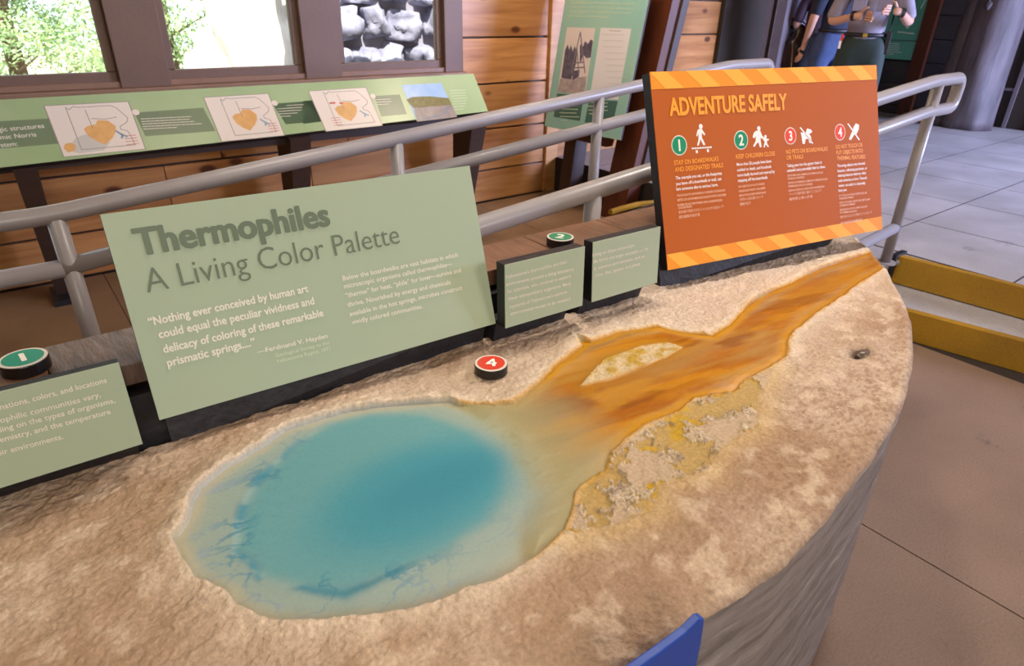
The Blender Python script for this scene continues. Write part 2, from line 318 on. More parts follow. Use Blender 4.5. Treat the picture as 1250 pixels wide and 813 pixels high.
class Panel:
    """flat board: origin at bottom left, U along the bottom, V up the face, N out of the face (towards the reader)"""
    def __init__(s, name, BL, BR, TL, th, face_m, side_m, label, cat='sign', group=None, parts=('backing_board', 'face_panel'), TR=None, parent=None):
        BL, BR, TL = map(np.array, (BL, BR, TL)); s.O = BL; s.U = unit(BR-BL); s.W = np.linalg.norm(BR-BL)
        v = TL-BL; s.V = unit(v-s.U*(v@s.U)); s.Hh = v@s.V; s.N = np.cross(s.U, s.V); s.skew = v@s.U
        s.e = empty(name, (0, 0, 0), label=label, cat=None if parent else cat, group=group)
        s.e.matrix_world = Matrix(((s.U[0], s.V[0], s.N[0], BL[0]), (s.U[1], s.V[1], s.N[1], BL[1]), (s.U[2], s.V[2], s.N[2], BL[2]), (0, 0, 0, 1)))
        if parent: bpy.context.view_layer.update(); s.e.parent = parent; s.e.matrix_parent_inverse = Matrix.Translation(-parent.location)
        if TR is not None: tr = np.array(TR)-BL; tr = (tr@s.U, tr@s.V)
        else: tr = (s.W, s.Hh)
        tl = (s.skew if TR is not None else 0, s.Hh)
        q = [(0, 0), (s.W, 0), tr, tl]
        if th:
            bm = bmesh.new(); hexa(bm, [(x, y, -th) for x, y in q]+[(x, y, -.002) for x, y in q]); obj(parts[0], bm, side_m, s.e, bevel=.001)
        bm = bmesh.new(); hexa(bm, [(x, y, -.002) for x, y in q]+[(x, y, 0) for x, y in q]); obj(parts[1], bm, face_m, s.e)
        s.k = 1
    def loc(s, px, py):
        r = ray(px, py); t = ((s.O-EYE)@s.N)/(r@s.N); p = EYE+r*t-s.O; return np.array([p@s.U, p@s.V])
    def polys(s, name, polys, m, z=.0006, px=True, **k):
        bm = bmesh.new()
        for pl in polys:
            v = [bm.verts.new((*(s.loc(*p) if px else p), z)) for p in pl]
            f = bm.faces.new(v)
        bmesh.ops.triangulate(bm, faces=bm.faces); me = D.meshes.new(name)
        for f in bm.faces:
            f.normal_update()
            if f.normal.z < 0: f.normal_flip()
        bm.to_mesh(me); bm.free(); return link(name, me, m, s.e, **k)
    def circle(s, name, px, r, m, z=.0008, n=32, **k):
        c = s.loc(*px); return s.polys(name, [[(c[0]+r*math.cos(a), c[1]+r*math.sin(a)) for a in [2*math.pi*i/n for i in range(n)]]], m, z, px=False, **k)
    def ribbon(s, name, lines, wd, m, z=.0009, **kw):
        out = []
        for ln in lines:
            pts = [s.loc(*p) for p in ln]
            for a, b in zip(pts, pts[1:]):
                d = b-a; L_ = np.linalg.norm(d)
                if L_ < 1e-6: continue
                d = d/L_; nn = np.array([-d[1], d[0]])*wd/2; d = d*wd/2
                out.append([tuple(a-nn-d*.5), tuple(b-nn+d*.5), tuple(b+nn+d*.5), tuple(a+nn-d*.5)])
        return s.polys(name, out, m, z, px=False, **kw)
    def text(s, name, lines, cap, m, bold=0.0, z=.0012):
        for body, p0, p1 in lines:
            a, b = s.loc(*p0), s.loc(*p1); co, pol = text_mesh(body, bold)
            if not len(co): continue
            mn, mx = co[:, 0].min(), co[:, 0].max(); sx = (b[0]-a[0])/(mx-mn); sk = (b[1]-a[1])/(b[0]-a[0])
            q = co.copy(); q[:, 0] = a[0]+(co[:, 0]-mn)*sx; q[:, 1] = a[1]+(q[:, 0]-a[0])*sk+co[:, 1]*cap/.73; q[:, 2] = z+co[:, 2]
            me = D.meshes.new(name); me.from_pydata(q.tolist(), [], pol); me.update(); link(name, me, m, s.e, kind='stuff')

# ================================================================== SIGNS ROUND THE TABLE
S1 = Panel('interpretive_sign', (.099, 1.155, .86), (.833, 1.122, .86), (.102, 1.268, 1.215), .022, mGreen, mBlack,
           'large sage green sign about thermophiles, leaning back behind the blue pool')
S1.text('title_lettering', [('Thermophiles', (168, 312), (404, 274.5))], .048, mDarkInk, .036)
S1.text('subtitle_lettering', [('A Living Color Palette', (180, 357.5), (488.5, 297))], .045, mDarkInk, -.004)
S1.text('quote_lettering', [('\u201cNothing ever conceived by human art', (182, 398), (376.5, 356)), ('could equal the peculiar vividness and', (194.5, 413), (384, 371)),
        ('delicacy of coloring of these remarkable', (200, 431), (395, 385.5)), ('prismatic springs....\u201d', (204.8, 447.5), (312, 421))], .0155, mCreamInk, .03)
S1.text('credit_lettering', [('\u2014Ferdinand V. Hayden', (314.5, 432), (400, 412))], .0095, mCreamInk, .014)
S1.text('credit_lettering', [('Geological Survey to the', (336.5, 436), (402, 420)), ('Yellowstone Region, 1871', (337.5, 443.5), (403, 427))], .008, mPaleInk, .0)
S1.text('body_lettering', [('Below the boardwalks are vast habitats in which', (418.5, 342.6), (559, 313.4)), ('microscopic organisms called thermophiles\u2014', (420, 352.4), (552, 324.2)),
        ('\u201cthermo\u201d for heat, \u201cphile\u201d for lover\u2014survive and', (422, 363.5), (562.6, 332)), ('thrive. Nourished by energy and chemicals', (424.6, 374.6), (550, 346.6)),
        ('available in the hot springs, microbes construct', (427, 386), (564, 353.5)), ('vividly colored communities.', (429.8, 396), (516, 376))], .0105, mCreamInk, .012)
S2 = Panel('interpretive_sign', (.836, 1.087, .86), (1.076, 1.077, .86), (.832, 1.094, 1.018), .035, mGreen, mBlack,
           'small sage green sign on research, between the large green sign and its twin', group='small green signs along the table back')
S2.text('body_lettering', [("Yellowstone's thermophiles and their", (616.5, 340.6), (691.8, 321)), ('environments provide a living laboratory', (617.4, 349.2), (700, 329.8)),
        ('for scientists, who continue to explore', (618.8, 358), (696.2, 338.6)), ('these extraordinary organisms. Many', (620, 366.8), (696.5, 347.4)),
        ("mysteries of Yellowstone's extreme", (621.8, 376.5), (691.8, 357.6)), ('environments remain to be revealed.', (622.8, 384.8), (696.2, 366))], .0095, mCreamInk, .012)
S3 = Panel('interpretive_sign', (1.11, 1.078, .86), (1.353, 1.069, .86), (1.108, 1.091, 1.019), .035, mGreen, mBlack,
           'small sage green sign with four lines, just left of the orange sign', group='small green signs along the table back')
S3.text('body_lettering', [('Living on these microscopic', (723.1, 313.1), (774.5, 300.8)), ('life forms are larger examples of life', (724, 321.4), (790.4, 305.2)),
        ('in extreme environments, such as', (724.9, 329.8), (786.3, 314)), ('mites, flies, spiders, and plants.', (725.8, 338.3), (781.6, 323.2))], .0095, mCreamInk, .012)
S0 = Panel('interpretive_sign', (-.34, 1.106, .86), (.06, 1.096, .86), (-.34, 1.112, 1.018), .02, mGreen, mBlack,
           'small sage green sign cut by the left edge, below the badge numbered 1', group='small green signs along the table back')
S0.text('body_lettering', [('Combinations, colors, and locations', (-33, 508.5), (130.6, 466.4)), ('of thermophilic communities vary,', (-46, 528), (123.2, 484)),
        ('depending on the types of organisms,', (-34, 536), (140.8, 491)), ('water chemistry, and the temperature', (-45, 551.5), (135.4, 504.5)),
        ('of their environments.', (-25, 562), (77.4, 535))], .0098, mCreamInk, .014)
SO = Panel('warning_sign', (1.452, 1.114, .86), (2.394, .938, .86), (1.48, 1.296, 1.384), .035, mOrange, mBlack,
           'orange safety sign with amber striped borders and four numbered warnings')
def seg(a, b, t): return (a[0]+(b[0]-a[0])*t, a[1]+(b[1]-a[1])*t)
Wd, Ht = SO.W, SO.Hh
# hazard stripes along the top and the bottom
for y0, y1 in ((0, .046), (Ht-.047, Ht)):
    SO.polys('striped_border', [[(0, y0), (Wd, y0), (Wd, y1), (0, y1)]], mStripe, .0005, px=False)
    n = 14; st_ = []; dx = Wd/n
    for i in range(0, n, 2):
        x = i*dx+.02; a, b = max(0, x), min(Wd, x+dx)
        st_.append([(x+.03, y0), (min(Wd, x+dx+.03), y0), (min(Wd, x+dx-.03), y1), (max(0, x-.03), y1)])
    SO.polys('pale_stripes', st_, mStripe2, .0009, px=False)
SO.text('title_lettering', [('ADVENTURE SAFELY', (817.4, 141), (960.8, 133.5))], .050, mAmberInk, .034)
SO.text('heading_lettering', [('STAY ON BOARDWALKS', (822.5, 201.8), (877, 196.3)), ('AND DESIGNATED TRAILS', (823.6, 209.9), (882.5, 204)), ('KEEP CHILDREN CLOSE', (898.2, 193.9), (945.8, 189.8)),
        ('NO PETS ON BOARDWALKS', (959.2, 188), (1010, 184)), ('OR TRAILS', (959.7, 194.9), (980.2, 193.4)), ('DO NOT TOUCH OR', (1020.1, 181.9), (1052.6, 179)),
        ('PUT OBJECTS INTO', (1020.5, 188.9), (1053, 186.2)), ('THERMAL FEATURES', (1021.2, 195.7), (1056, 193.4))], .0135, mAmberInk, .022)
def A(X, Y): return (800+X/5.42, 140+Y/5.42)
def B(X, Y): return (940+X/4.78, 130+Y/4.78)
SO.text('body_lettering', [('The example you set, or the footprints', A(133, 430), A(438, 397)), ('you leave off a boardwalk or trail, can', A(135, 468), A(435, 433)), ('lure someone else to serious harm.', A(138, 503), A(413, 472)),
        ('More than 20 people have been', A(537, 340), A(765, 316)), ('scalded to death, and hundreds', A(540, 376), A(765, 352)), ('more badly burned and scarred by', A(542, 411), A(788, 385)), ('stepping off the boardwalk.', A(545, 446), A(743, 423)),
        ('Taking pets into the geyser basin is', B(97, 355), B(300, 333)), ('unlawful and potentially fatal to them.', B(98, 383), B(322, 358)),
        ('Throwing objects into thermal', B(390, 355), B(552, 338)), ('features, collecting specimens, or', B(392, 384), B(565, 366)), ('defacing features destroys what', B(394, 412), B(558, 394)),
        ('took centuries to form. Thermal', B(395, 441), B(562, 423)), ('waters can scald or chemically', B(397, 470), B(555, 453)), ('burn you.', B(398, 498), B(447, 492))], .0095, mWhiteInk, .02)
SO.text('translation_lettering', [('NO SE SALGA DE LAS PASARELAS O SENDEROS DESIGNADOS', A(143, 543), A(460, 506)), ('RESTER SUR LES PROMENADES DE BOIS ET PISTES DESIGNEES', A(145, 573), A(467, 536)), ('BLEIBEN SIE AUF DEN STEGEN UND AUSGEWIESENEN', A(147, 606), A(440, 572)), ('WANDERWEGEN', A(150, 626), A(240, 613)),
        ('NO DEJE SOLOS A LOS NINOS', A(548, 484), A(720, 463)), ('GARDER LES ENFANTS A PROXIMITE', A(550, 514), A(726, 492)), ('BEHALTEN SIE IHRE KINDER NAHE', A(553, 543), A(730, 520)),
        ('SE PROHIBE LLEVAR ANIMALES DE COMPANIA EN LAS', B(100, 410), B(307, 390)), ('PASARELAS O SENDEROS', B(102, 428), B(198, 418)), ('INTERDIT DE PROMENER LES ANIMAUX DE COMPAGNIE SUR LES', B(104, 453), B(333, 428)), ('PROMENADES DE BOIS OU LES PISTES', B(106, 472), B(245, 458)), ('KEINE HAUSTIERE AUF STEGEN ODER WANDERWEGEN', B(107, 498), B(315, 472)),
        ('NO TOQUE NI ARROJE OBJETOS EN LAS', B(400, 527), B(563, 508)), ('FORMACIONES TERMALES', B(402, 544), B(485, 534)), ('NE PAS TOUCHER OU JETER DES OBJETS DANS', B(403, 568), B(582, 546)), ('LES FORMATIONS THERMIQUES', B(404, 585), B(495, 573)), ('BERUHREN SIE NICHT UND WERFEN SIE NICHTS', B(405, 610), B(565, 588)), ('IN THERMALQUELLEN', B(407, 626), B(505, 614))], .0066, mPeachInk, .012)
SO.text('translation_lettering', [('\u904a\u6b69\u9053\u3084\u6307\u5b9a\u3055\u308c\u305f\u30c8\u30ec\u30a4\u30eb\u304b\u3089\u51fa\u306a\u3044\u3067', A(152, 655), A(450, 615)), ('\u8acb\u52ff\u96e2\u958b\u6728\u677f\u6b65\u9053', A(155, 688), A(293, 668)),
        ('\u5b50\u4f9b\u304b\u3089\u76ee\u3092\u96e2\u3055\u306a\u3044\u3067', A(555, 572), A(713, 550)), ('\u8acb\u770b\u597d\u5b69\u5b50', A(558, 602), A(630, 592)),
        ('\u30da\u30c3\u30c8\u3092\u904a\u6b69\u9053\u306b\u9023\u308c\u3066\u3053\u306a\u3044\u3067', B(109, 520), B(298, 497)), ('\u5bf5\u7269\u7981\u6b62\u9032\u5165\u6b65\u9053', B(111, 549), B(247, 530)),
        ('\u7269\u3092\u6295\u3052\u8fbc\u3093\u3060\u308a\u89e6\u308c\u305f\u308a\u3057\u306a\u3044\u3067', B(408, 653), B(592, 622)), ('\u8acb\u52ff\u89f8\u6478\u6216\u6295\u64f2\u7269\u54c1', B(410, 690), B(535, 666))], .0075, mPeachInk, 0)
for c, m, t, r in ((A(157, 203), mGreenDot, '1', .0285), (A(566, 168), mGreenDot, '2', .0285), (B(118, 172), mRedDot, '3', .0265), (B(407, 150), mRedDot, '4', .0265)):
    SO.circle('badge_rim', c, r, mCreamInk, .0006); SO.circle('badge_disc', c, r*.9, m, .0010)
    l = SO.loc(*c); co, pol = text_mesh(t, .03); q = co.copy(); q -= (q.min(0)+q.max(0))/2; h = q[:, 1].max()*2; q[:, :2] *= r*1.15/h; q[:, 0] *= .9; q[:, 0] += l[0]; q[:, 1] += l[1]; q[:, 2] = .0014+co[:, 2]
    me = D.meshes.new('badge_number'); me.from_pydata(q.tolist(), [], pol); link('badge_number', me, mWhiteInk, SO.e)
def ic(pts, F): return [F(*p) for p in pts]
SO.polys('walker_pictogram', [ic([(285, 95), (305, 93), (330, 130), (323, 138), (306, 120), (308, 152), (329, 195), (327, 202), (316, 202), (298, 163), (287, 203), (275, 205), (284, 165), (284, 125), (276, 145), (270, 140), (277, 105)], A)]
         + [ic([(240+i*17, 218-i*1.1), (253+i*17, 217-i*1.1), (253+i*17, 229-i*1.1), (240+i*17, 230-i*1.1)], A) for i in range(8)]+[ic([(243, 222), (372, 214), (372, 219), (243, 227)], A), ic([(265, 236), (279, 235), (281, 254), (268, 256)], A), ic([(339, 229), (353, 228), (354, 247), (342, 249)], A)], mWhiteInk)
SO.polys('adult_and_child_pictogram', [ic([(665, 106), (692, 105), (706, 140), (724, 158), (716, 166), (694, 152), (697, 180), (702, 214), (690, 216), (682, 183), (668, 192), (656, 213), (645, 209), (662, 175), (665, 140), (655, 157), (642, 150), (650, 120)], A),
         ic([(714, 157), (750, 160), (749, 170), (738, 172), (738, 190), (751, 211), (743, 215), (728, 196), (723, 217), (714, 215), (722, 182), (713, 166)], A)], mWhiteInk)
for n_, c, r in (('walker_pictogram', A(299, 78), .0072), ('adult_and_child_pictogram', A(683, 91), .007), ('adult_and_child_pictogram', A(727, 146), .0055)): SO.circle(n_, c, r, mWhiteInk, n=16)
SO.polys('crossed_dog_pictogram', [ic([(178, 150), (206, 157), (214, 128), (236, 134), (246, 146), (238, 156), (226, 158), (238, 176), (242, 212), (229, 214), (222, 190), (207, 190), (202, 219), (189, 219), (184, 182)], B), ic([(172, 124), (178, 120), (251, 214), (246, 220)], B)], mWhiteInk)
SO.polys('crossed_hand_pictogram', [ic([(500, 98), (519, 108), (516, 135), (503, 162), (492, 162), (471, 196), (459, 192), (476, 150), (488, 118)], B), ic([(450, 101), (456, 98), (523, 193), (518, 199)], B)], mWhiteInk)

# ================================================================== EXHIBIT TABLE
def vnoise(x, y, seed=0):
    xi = np.floor(x).astype(np.int64); yi = np.floor(y).astype(np.int64); fx = x-xi; fy = y-yi
    fx = fx*fx*(3-2*fx); fy = fy*fy*(3-2*fy)
    def h(a, b):
        n = (a*374761393+b*668265263+seed*1442695041) & 0x7fffffff; n = ((n ^ (n >> 13))*1274126177) & 0x7fffffff; n = (n ^ (n >> 16)) & 0xffff; return n/65535.
    return (h(xi, yi)*(1-fx)+h(xi+1, yi)*fx)*(1-fy)+(h(xi, yi+1)*(1-fx)+h(xi+1, yi+1)*fx)*fy
def fbm(x, y, oct=5, seed=0, g=.5):
    s = 0; a = 1; t = 0
    for o in range(oct): s = s+a*vnoise(x*2**o+o*17.3, y*2**o-o*9.1, seed+o); t += a; a *= g
    return s/t
def sdf(poly, X, Y):       # negative inside
    P = np.array(poly); d = np.full(X.shape, 1e9); ins = np.zeros(X.shape, bool)
    for (x0, y0), (x1, y1) in zip(P, np.roll(P, -1, 0)):
        ex, ey = x1-x0, y1-y0; t = np.clip(((X-x0)*ex+(Y-y0)*ey)/(ex*ex+ey*ey+1e-12), 0, 1)
        d = np.minimum(d, (X-x0-t*ex)**2+(Y-y0-t*ey)**2)
        c = ((y0 > Y) != (y1 > Y)) & (X < ex*(Y-y0)/(ey+1e-12)+x0); ins ^= c
    d = np.sqrt(d); return np.where(ins, -d, d)
TZ = .80
def T(*pts): return [tuple(on(x, y, 2, TZ)[:2]) for x, y in pts]
def smooth(e0, e1, x): t = np.clip((x-e0)/(e1-e0), 0, 1); return t*t*(3-2*t)
front = [(-.75, .36), (-.3, .35), (.2, .335), (.454, .328), (.59, .318), (.665, .31), (.762, .306), (.889, .312), (1.077, .339), (1.285, .376), (1.404, .402), (1.61, .475), (1.824, .569), (2.032, .694), (2.247, .857), (2.36, .96), (2.42, 1.05)]
back = [(-.75, 1.22), (-.3, 1.205), (-.153, 1.187), (.083, 1.169), (.415, 1.158), (.63, 1.17), (.877, 1.165), (1.11, 1.15), (1.43, 1.16), (1.8, 1.15), (2.1, 1.10), (2.42, 1.055)]
NX, NY = 1500, 430
xs = np.linspace(-.75, 2.41, NX)
yf = np.interp(xs, *zip(*front)); yb = np.interp(xs, *zip(*back))
ker = np.ones(61)/61; yf = np.convolve(np.pad(yf, 30, 'edge'), ker, 'valid'); 
yf = yf+.008*(fbm(xs*14, xs*0+3, 4, 5)-.5); yb = yb+.012*(fbm(xs*25, xs*0+8, 4, 9)-.5)
tt = np.linspace(0, 1, NY)
X = np.repeat(xs[:, None], NY, 1); Y = yf[:, None]*(1-tt)+yb[:, None]*tt
pool = T((211, 657), (220, 678), (236, 703), (262, 714), (278, 722), (291, 738), (322, 753), (356, 759), (398, 759), (431, 756), (473, 751), (506, 744), (540, 736), (573, 721), (603, 713), (640, 690), (669, 665), (688, 644),
         (694, 631), (703, 600), (722, 582), (739, 573), (746, 551), (784, 519), (829, 501), (847, 486), (874, 481), (896, 477), (909, 463), (936, 450), (959, 434), (965, 407), (990, 387), (1026, 363), (1053, 342), (1084, 326),
         (1082, 300), (1066, 307), (1035, 316), (999, 327), (963, 347), (927, 360), (905, 381), (891, 396), (869, 410), (833, 405), (802, 399), (757, 405), (721, 417), (703, 411), (710, 423), (676, 448), (654, 470), (627, 493), (605, 495), (560, 493),
         (548, 488), (515, 490), (473, 493), (431, 498), (393, 508), (347, 523), (318, 544), (276, 567), (243, 594), (232, 615), (226, 638))
chan = T((575, 492), (627, 493), (654, 470), (676, 448), (710, 423), (757, 405), (802, 399), (869, 410), (905, 381), (963, 347), (1066, 307), (1084, 326), (990, 387), (965, 407), (959, 434), (909, 463), (829, 501), (746, 551), (703, 600), (688, 644), (655, 672), (650, 640), (668, 600), (650, 560), (620, 520))
isl = T((708, 472), (722, 455), (739, 439), (760, 430), (784, 421), (815, 418), (833, 424), (811, 436), (775, 451), (739, 465))
inner = T((400, 516), (450, 503), (520, 503), (575, 523), (607, 560), (610, 595), (592, 632), (545, 667), (480, 697), (420, 716), (370, 713), (320, 697), (296, 667), (288, 635), (303, 598), (330, 563), (362, 538))
terr = T((690, 655), (750, 642), (803, 622), (808, 592), (862, 576), (884, 545), (925, 522), (932, 475), (946, 448), (909, 458), (829, 498), (746, 548), (703, 598))
wob = .010*(fbm(X*22, Y*22, 4, 21)-.5)+.004*(fbm(X*90, Y*90, 3, 22)-.5)
X2, Y2 = X+.016*(fbm(X*12, Y*12, 3, 31)-.5), Y+.016*(fbm(X*12+9, Y*12, 3, 32)-.5)
dP = sdf(pool, X, Y)+wob*.8; dI = sdf(isl, X, Y)+wob*.6; dC = sdf(chan, X2, Y2)-.012; dN = sdf(inner, X2, Y2)+.022*(fbm(X*9+5, Y*11, 5, 33)-.5)*smooth(.55, .3, X); dT = sdf(terr, X, Y)+wob
wet = smooth(.0015, -.0015, dP)*smooth(-.001, .002, dI)
# relief
n1 = fbm(X*9, Y*9, 5, 1); n2 = fbm(X*38, Y*45, 4, 2); n3 = fbm(X*120, Y*120, 3, 3)
ridge = 1-np.abs(2*fbm(X*20, Y*20, 4, 6)-1)
cr2 = 1-np.abs(2*fbm(X*46+2*n1, Y*70, 4, 7)-1)
Z = TZ+.014*(n1-.5)+.0065*(n2-.5)+.0040*(n3-.5)+.0016*(cr2-.7)*smooth(.35, .6, n1)
lip = .006*np.exp(-(np.maximum(dP, 0)/.03)**2)*smooth(-.02, .03, dC)+.002*np.exp(-(np.maximum(dP, 0)/.02)**2)
Z = Z+lip+.006*smooth(.06, 0, dP)*(ridge-.6)*smooth(0, .006, dP)
tm = smooth(.006, -.012, dT)
ter = fbm(X*15+4+.9*n2, Y*15+.9*n3, 5, 41); rim = np.exp(-((ter-.50)/.016)**2); basin = smooth(.50, .47, ter)
Z = Z*(1-tm)+tm*(TZ+.4*(Z-TZ)+.0055*rim*(.2+1.2*fbm(X*40, Y*40, 3, 45))-.003*basin+.006*(fbm(X*55, Y*55, 4, 44)-.5)*(1-basin*.7))
level = TZ-.006
poolz = level-.0028*smooth(0, .02, -dN)*0+.0012*(n1-.5)+.0009*(n2-.5)
ledge = smooth(.012, -.004, dN)
chz = level+.0030*(fbm(X*5, Y*30, 4, 51)-.5)+.0015*(n2-.5)
zw = poolz+(chz+.006-poolz)*smooth(.02, -.03, dC)
Z = Z*(1-wet)+zw*wet
leftz = np.clip(smooth(.45, .2, X)+smooth(.62, .5, Y)*.4, 0, 1); Z = Z-.0025*ledge*wet*leftz*smooth(.03, -.02, -dC)
vx, vy = T((1047, 434))[0]; rr = np.hypot((X-vx)/1.6, Y-vy)*.72
Z = Z+.014*np.exp(-(rr/.05)**2)-.020*np.exp(-(rr/.014)**2)
e = np.minimum(tt*0+1, 1)
edge = (Y-yf[:, None]); Z = Z-.010*np.exp(-edge/.006)+.003*np.exp(-((edge-.02)/.012)**2)
def C(h): return np.array(lin(h)[:3])
def mixc(a, b, t): return a*(1-t[..., None])+b*t[..., None]
one = np.ones(X.shape)[..., None]
sand = mixc(C('c4aa90')*one, C('af9073')*one, smooth(.35, .7, fbm(X*4, Y*4, 4, 61)))
rightness = smooth(.6, 1.3, X)
sand = mixc(sand, C('cdb6a0')*one, rightness*.8*smooth(.75, .95, Y))
brown = smooth(.47, .60, fbm(X*85, Y*130, 4, 62, .65))*(.35+.65*smooth(.35, .6, fbm(X*6, Y*7, 3, 68)))*smooth(.75, .45, Y)*smooth(.3, 1.0, X)
sand = mixc(sand, C('8a6448')*one, brown*.5)
sand = mixc(sand, C('9c795a')*one, smooth(.4, .75, fbm(X*5, Y*6, 3, 64))*smooth(.95, .5, Y)*.3)
sand = mixc(sand, C('e6d3b8')*one, np.exp(-(np.maximum(dP, 0)/.03)**2)*.55)
sand = mixc(sand, C('e0c8ac')*one, smooth(.55, .75, fbm(X*24, Y*24, 4, 63))*.5)
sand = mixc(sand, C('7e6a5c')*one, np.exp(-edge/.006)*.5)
# terraces: cream rims, sulphur yellow pools
tc_ = mixc(C('bfa586')*one, C('b5923f')*one, basin*.7); tc_ = mixc(tc_, C('c4990e')*one, basin*smooth(.55, .7, fbm(X*18, Y*18, 3, 66))*.8)
tc_ = mixc(tc_, C('dccbb2')*one, np.clip(rim*1.2, 0, 1)*.8); tc_ = mixc(tc_, C('74553a')*one, rim*smooth(.5, .62, fbm(X*70, Y*70, 4, 65))*.75)
sand = mixc(sand, tc_, tm)
halo = np.exp(-(np.maximum(dT, 0)/.035)**2)*smooth(0.0, .004, dP)
sand = mixc(sand, C('d9b877')*one, halo*.45*(1-tm))
yrim = np.exp(-(np.maximum(dP, 0)/.007)**2)*smooth(.03, 0, dC); sand = mixc(sand, C('c79018')*one, np.clip(yrim, 0, 1)*.75)
sand = mixc(sand, C('4a352a')*one, np.exp(-(rr/.015)**2)*.9)
# pool
pd = -dN
pc = mixc(C('aba58e')*one, C('94a59a')*one, smooth(-.16, -.02, pd))
pc = mixc(pc, C('679c9e')*one, smooth(-.02, .02, pd))
ex, ey = T((515, 595))[0]; ang = np.hypot((X-ex)/.215, (Y-ey)/.135)
pc = mixc(pc, C('418e9c')*one, smooth(1.2, .5, ang)*.95)
pc = mixc(pc, C('2f7f92')*one, smooth(.9, .2, np.hypot((X-ex-.04)/.2, (Y-ey)/.09))*.5)
# ledge marbling on the left and lower side
leftness = smooth(.42, .22, X)*1.0+smooth(.70, .60, Y)*.35
mar = np.abs(fbm(X*12+2*n1, Y*16, 6, 71)-.5)
pc = mixc(pc, C('3f8296')*one, np.clip(smooth(.030, 0, mar)*smooth(-.11, -.0, pd)*smooth(.04, 0, pd)*leftness, 0, 1)*.95)
pc = mixc(pc, C('3a8194')*one, np.exp(-((pd+.004)/.010)**2)*np.clip(leftness, 0, 1)*smooth(.40, .58, fbm(X*16, Y*16, 4, 74))*.8)
pc = mixc(pc, C('9aa4ab')*one, smooth(.02, 0, mar)*smooth(-.16, -.1, pd)*smooth(0, -.05, pd)*np.clip(leftness, 0, 1)*.8)
pc = mixc(pc, C('c4b089')*one, smooth(.030, 0, -dP)*.55*smooth(-.01, .03, dC))
pc = mixc(pc, C('8a9db0')*one, smooth(.007, .001, -dP)*smooth(.85, 1.0, Y)*.5)
right_y = smooth(.55, .66, X)*smooth(-.0, -.06, pd); pc = mixc(pc, C('b9b183')*one, right_y*.5)
olv = smooth(.6, .7, fbm(X*30, Y*55, 5, 73))*right_y; pc = mixc(pc, C('8f8f63')*one, olv*.5)
# channel
ax, ay = np.cos(-.16), np.sin(-.16); U_ = X*ax+Y*ay; V_ = -X*ay+Y*ax
stx = fbm(U_*4+1.5*n1, V_*26, 5, 81); st2 = fbm(U_*7, V_*60, 4, 82)
cc = mixc(C('a05a00')*one, C('bb7a04')*one, smooth(.35, .65, stx))
cc = mixc(cc, C('a87c24')*one, smooth(.5, .72, st2)*.35)
core = smooth(.02, .07, -dC)*smooth(.42, .7, fbm(U_*3, V_*14, 3, 83)); cc = mixc(cc, C('a8844a')*one, core*.55)
cc = mixc(cc, C('7d4000')*one, smooth(.55, .68, fbm(U_*5, V_*20, 4, 84))*.65)
cc = mixc(cc, C('c48800')*one, smooth(.034, .006, -dP)*.9)
cc = mixc(cc, C('845400')*one, smooth(.009, .0, -dP)*.6)
tfar = smooth(1.3, 2.0, X); cc = mixc(cc, C('9c6000')*one, tfar*.4)
blend = np.maximum(smooth(.035, -.06, dC+.03*(stx-.5)), smooth(.025, .0, dC)*np.exp(-(dP/.05)**2))
nearp = smooth(.62, 1.0, X+.05*(stx-.5)); cc = mixc(C('a0946a')*one, cc, np.clip(nearp*1.5, 0, 1))
pc = mixc(pc, cc, blend)
dark_isl = np.exp(-(np.maximum(dI, 0)/.02)**2); pc = mixc(pc, C('a4710f')*one, dark_isl*wet*.5)
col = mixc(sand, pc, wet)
islc = mixc(C('cdb48a')*one, C('b99434')*one, smooth(.4, .7, n2)); col = mixc(col, islc, smooth(.004, -.008, dI))
def grid_mesh(name, X, Y, Z, col=None, wet=None):
    nx, ny = X.shape; me = D.meshes.new(name); me.vertices.add(nx*ny)
    me.vertices.foreach_set('co', np.stack([X, Y, Z], -1).astype(np.float32).ravel())
    idx = np.arange(nx*ny).reshape(nx, ny); q = np.stack([idx[:-1, :-1], idx[1:, :-1], idx[1:, 1:], idx[:-1, 1:]], -1).reshape(-1, 4)
    me.loops.add(q.size); me.loops.foreach_set('vertex_index', q.ravel().astype(np.int32)); me.polygons.add(len(q))
    me.polygons.foreach_set('loop_start', (np.arange(len(q))*4).astype(np.int32)); me.update(calc_edges=True); me.validate()
    me.shade_smooth()
    if col is not None:
        a = me.color_attributes.new('paint', 'FLOAT_COLOR', 'POINT'); a.data.foreach_set('color', np.concatenate([col, np.ones(col.shape[:2]+(1,))], -1).astype(np.float32).ravel())
        b = me.attributes.new('gloss', 'FLOAT', 'POINT'); b.data.foreach_set('value', wet.astype(np.float32).ravel())
    return me
mTop = D.materials.new('painted spring model'); mTop.use_nodes = True; nt = mTop.node_tree; N = nt.nodes; L = nt.links; b = N['Principled BSDF']; b.inputs['Specular IOR Level'].default_value = .2
at = N.new('ShaderNodeAttribute'); at.attribute_name = 'paint'; ag = N.new('ShaderNodeAttribute'); ag.attribute_name = 'gloss'; tc = N.new('ShaderNodeTexCoord')
nn = N.new('ShaderNodeTexNoise'); nn.inputs['Scale'].default_value = 150; nn.inputs['Detail'].default_value = 6; nn.inputs['Roughness'].default_value = .65; L.new(tc.outputs['Object'], nn.inputs[0])
nr = N.new('ShaderNodeMapRange'); nr.inputs[1].default_value = .3; nr.inputs[2].default_value = .7; nr.inputs[3].default_value = .78; nr.inputs[4].default_value = 1.18; L.new(nn.outputs[0], nr.inputs[0])
wm = N.new('ShaderNodeMapRange'); wm.inputs[3].default_value = 1; wm.inputs[4].default_value = .25; L.new(ag.outputs['Fac'], wm.inputs[0])
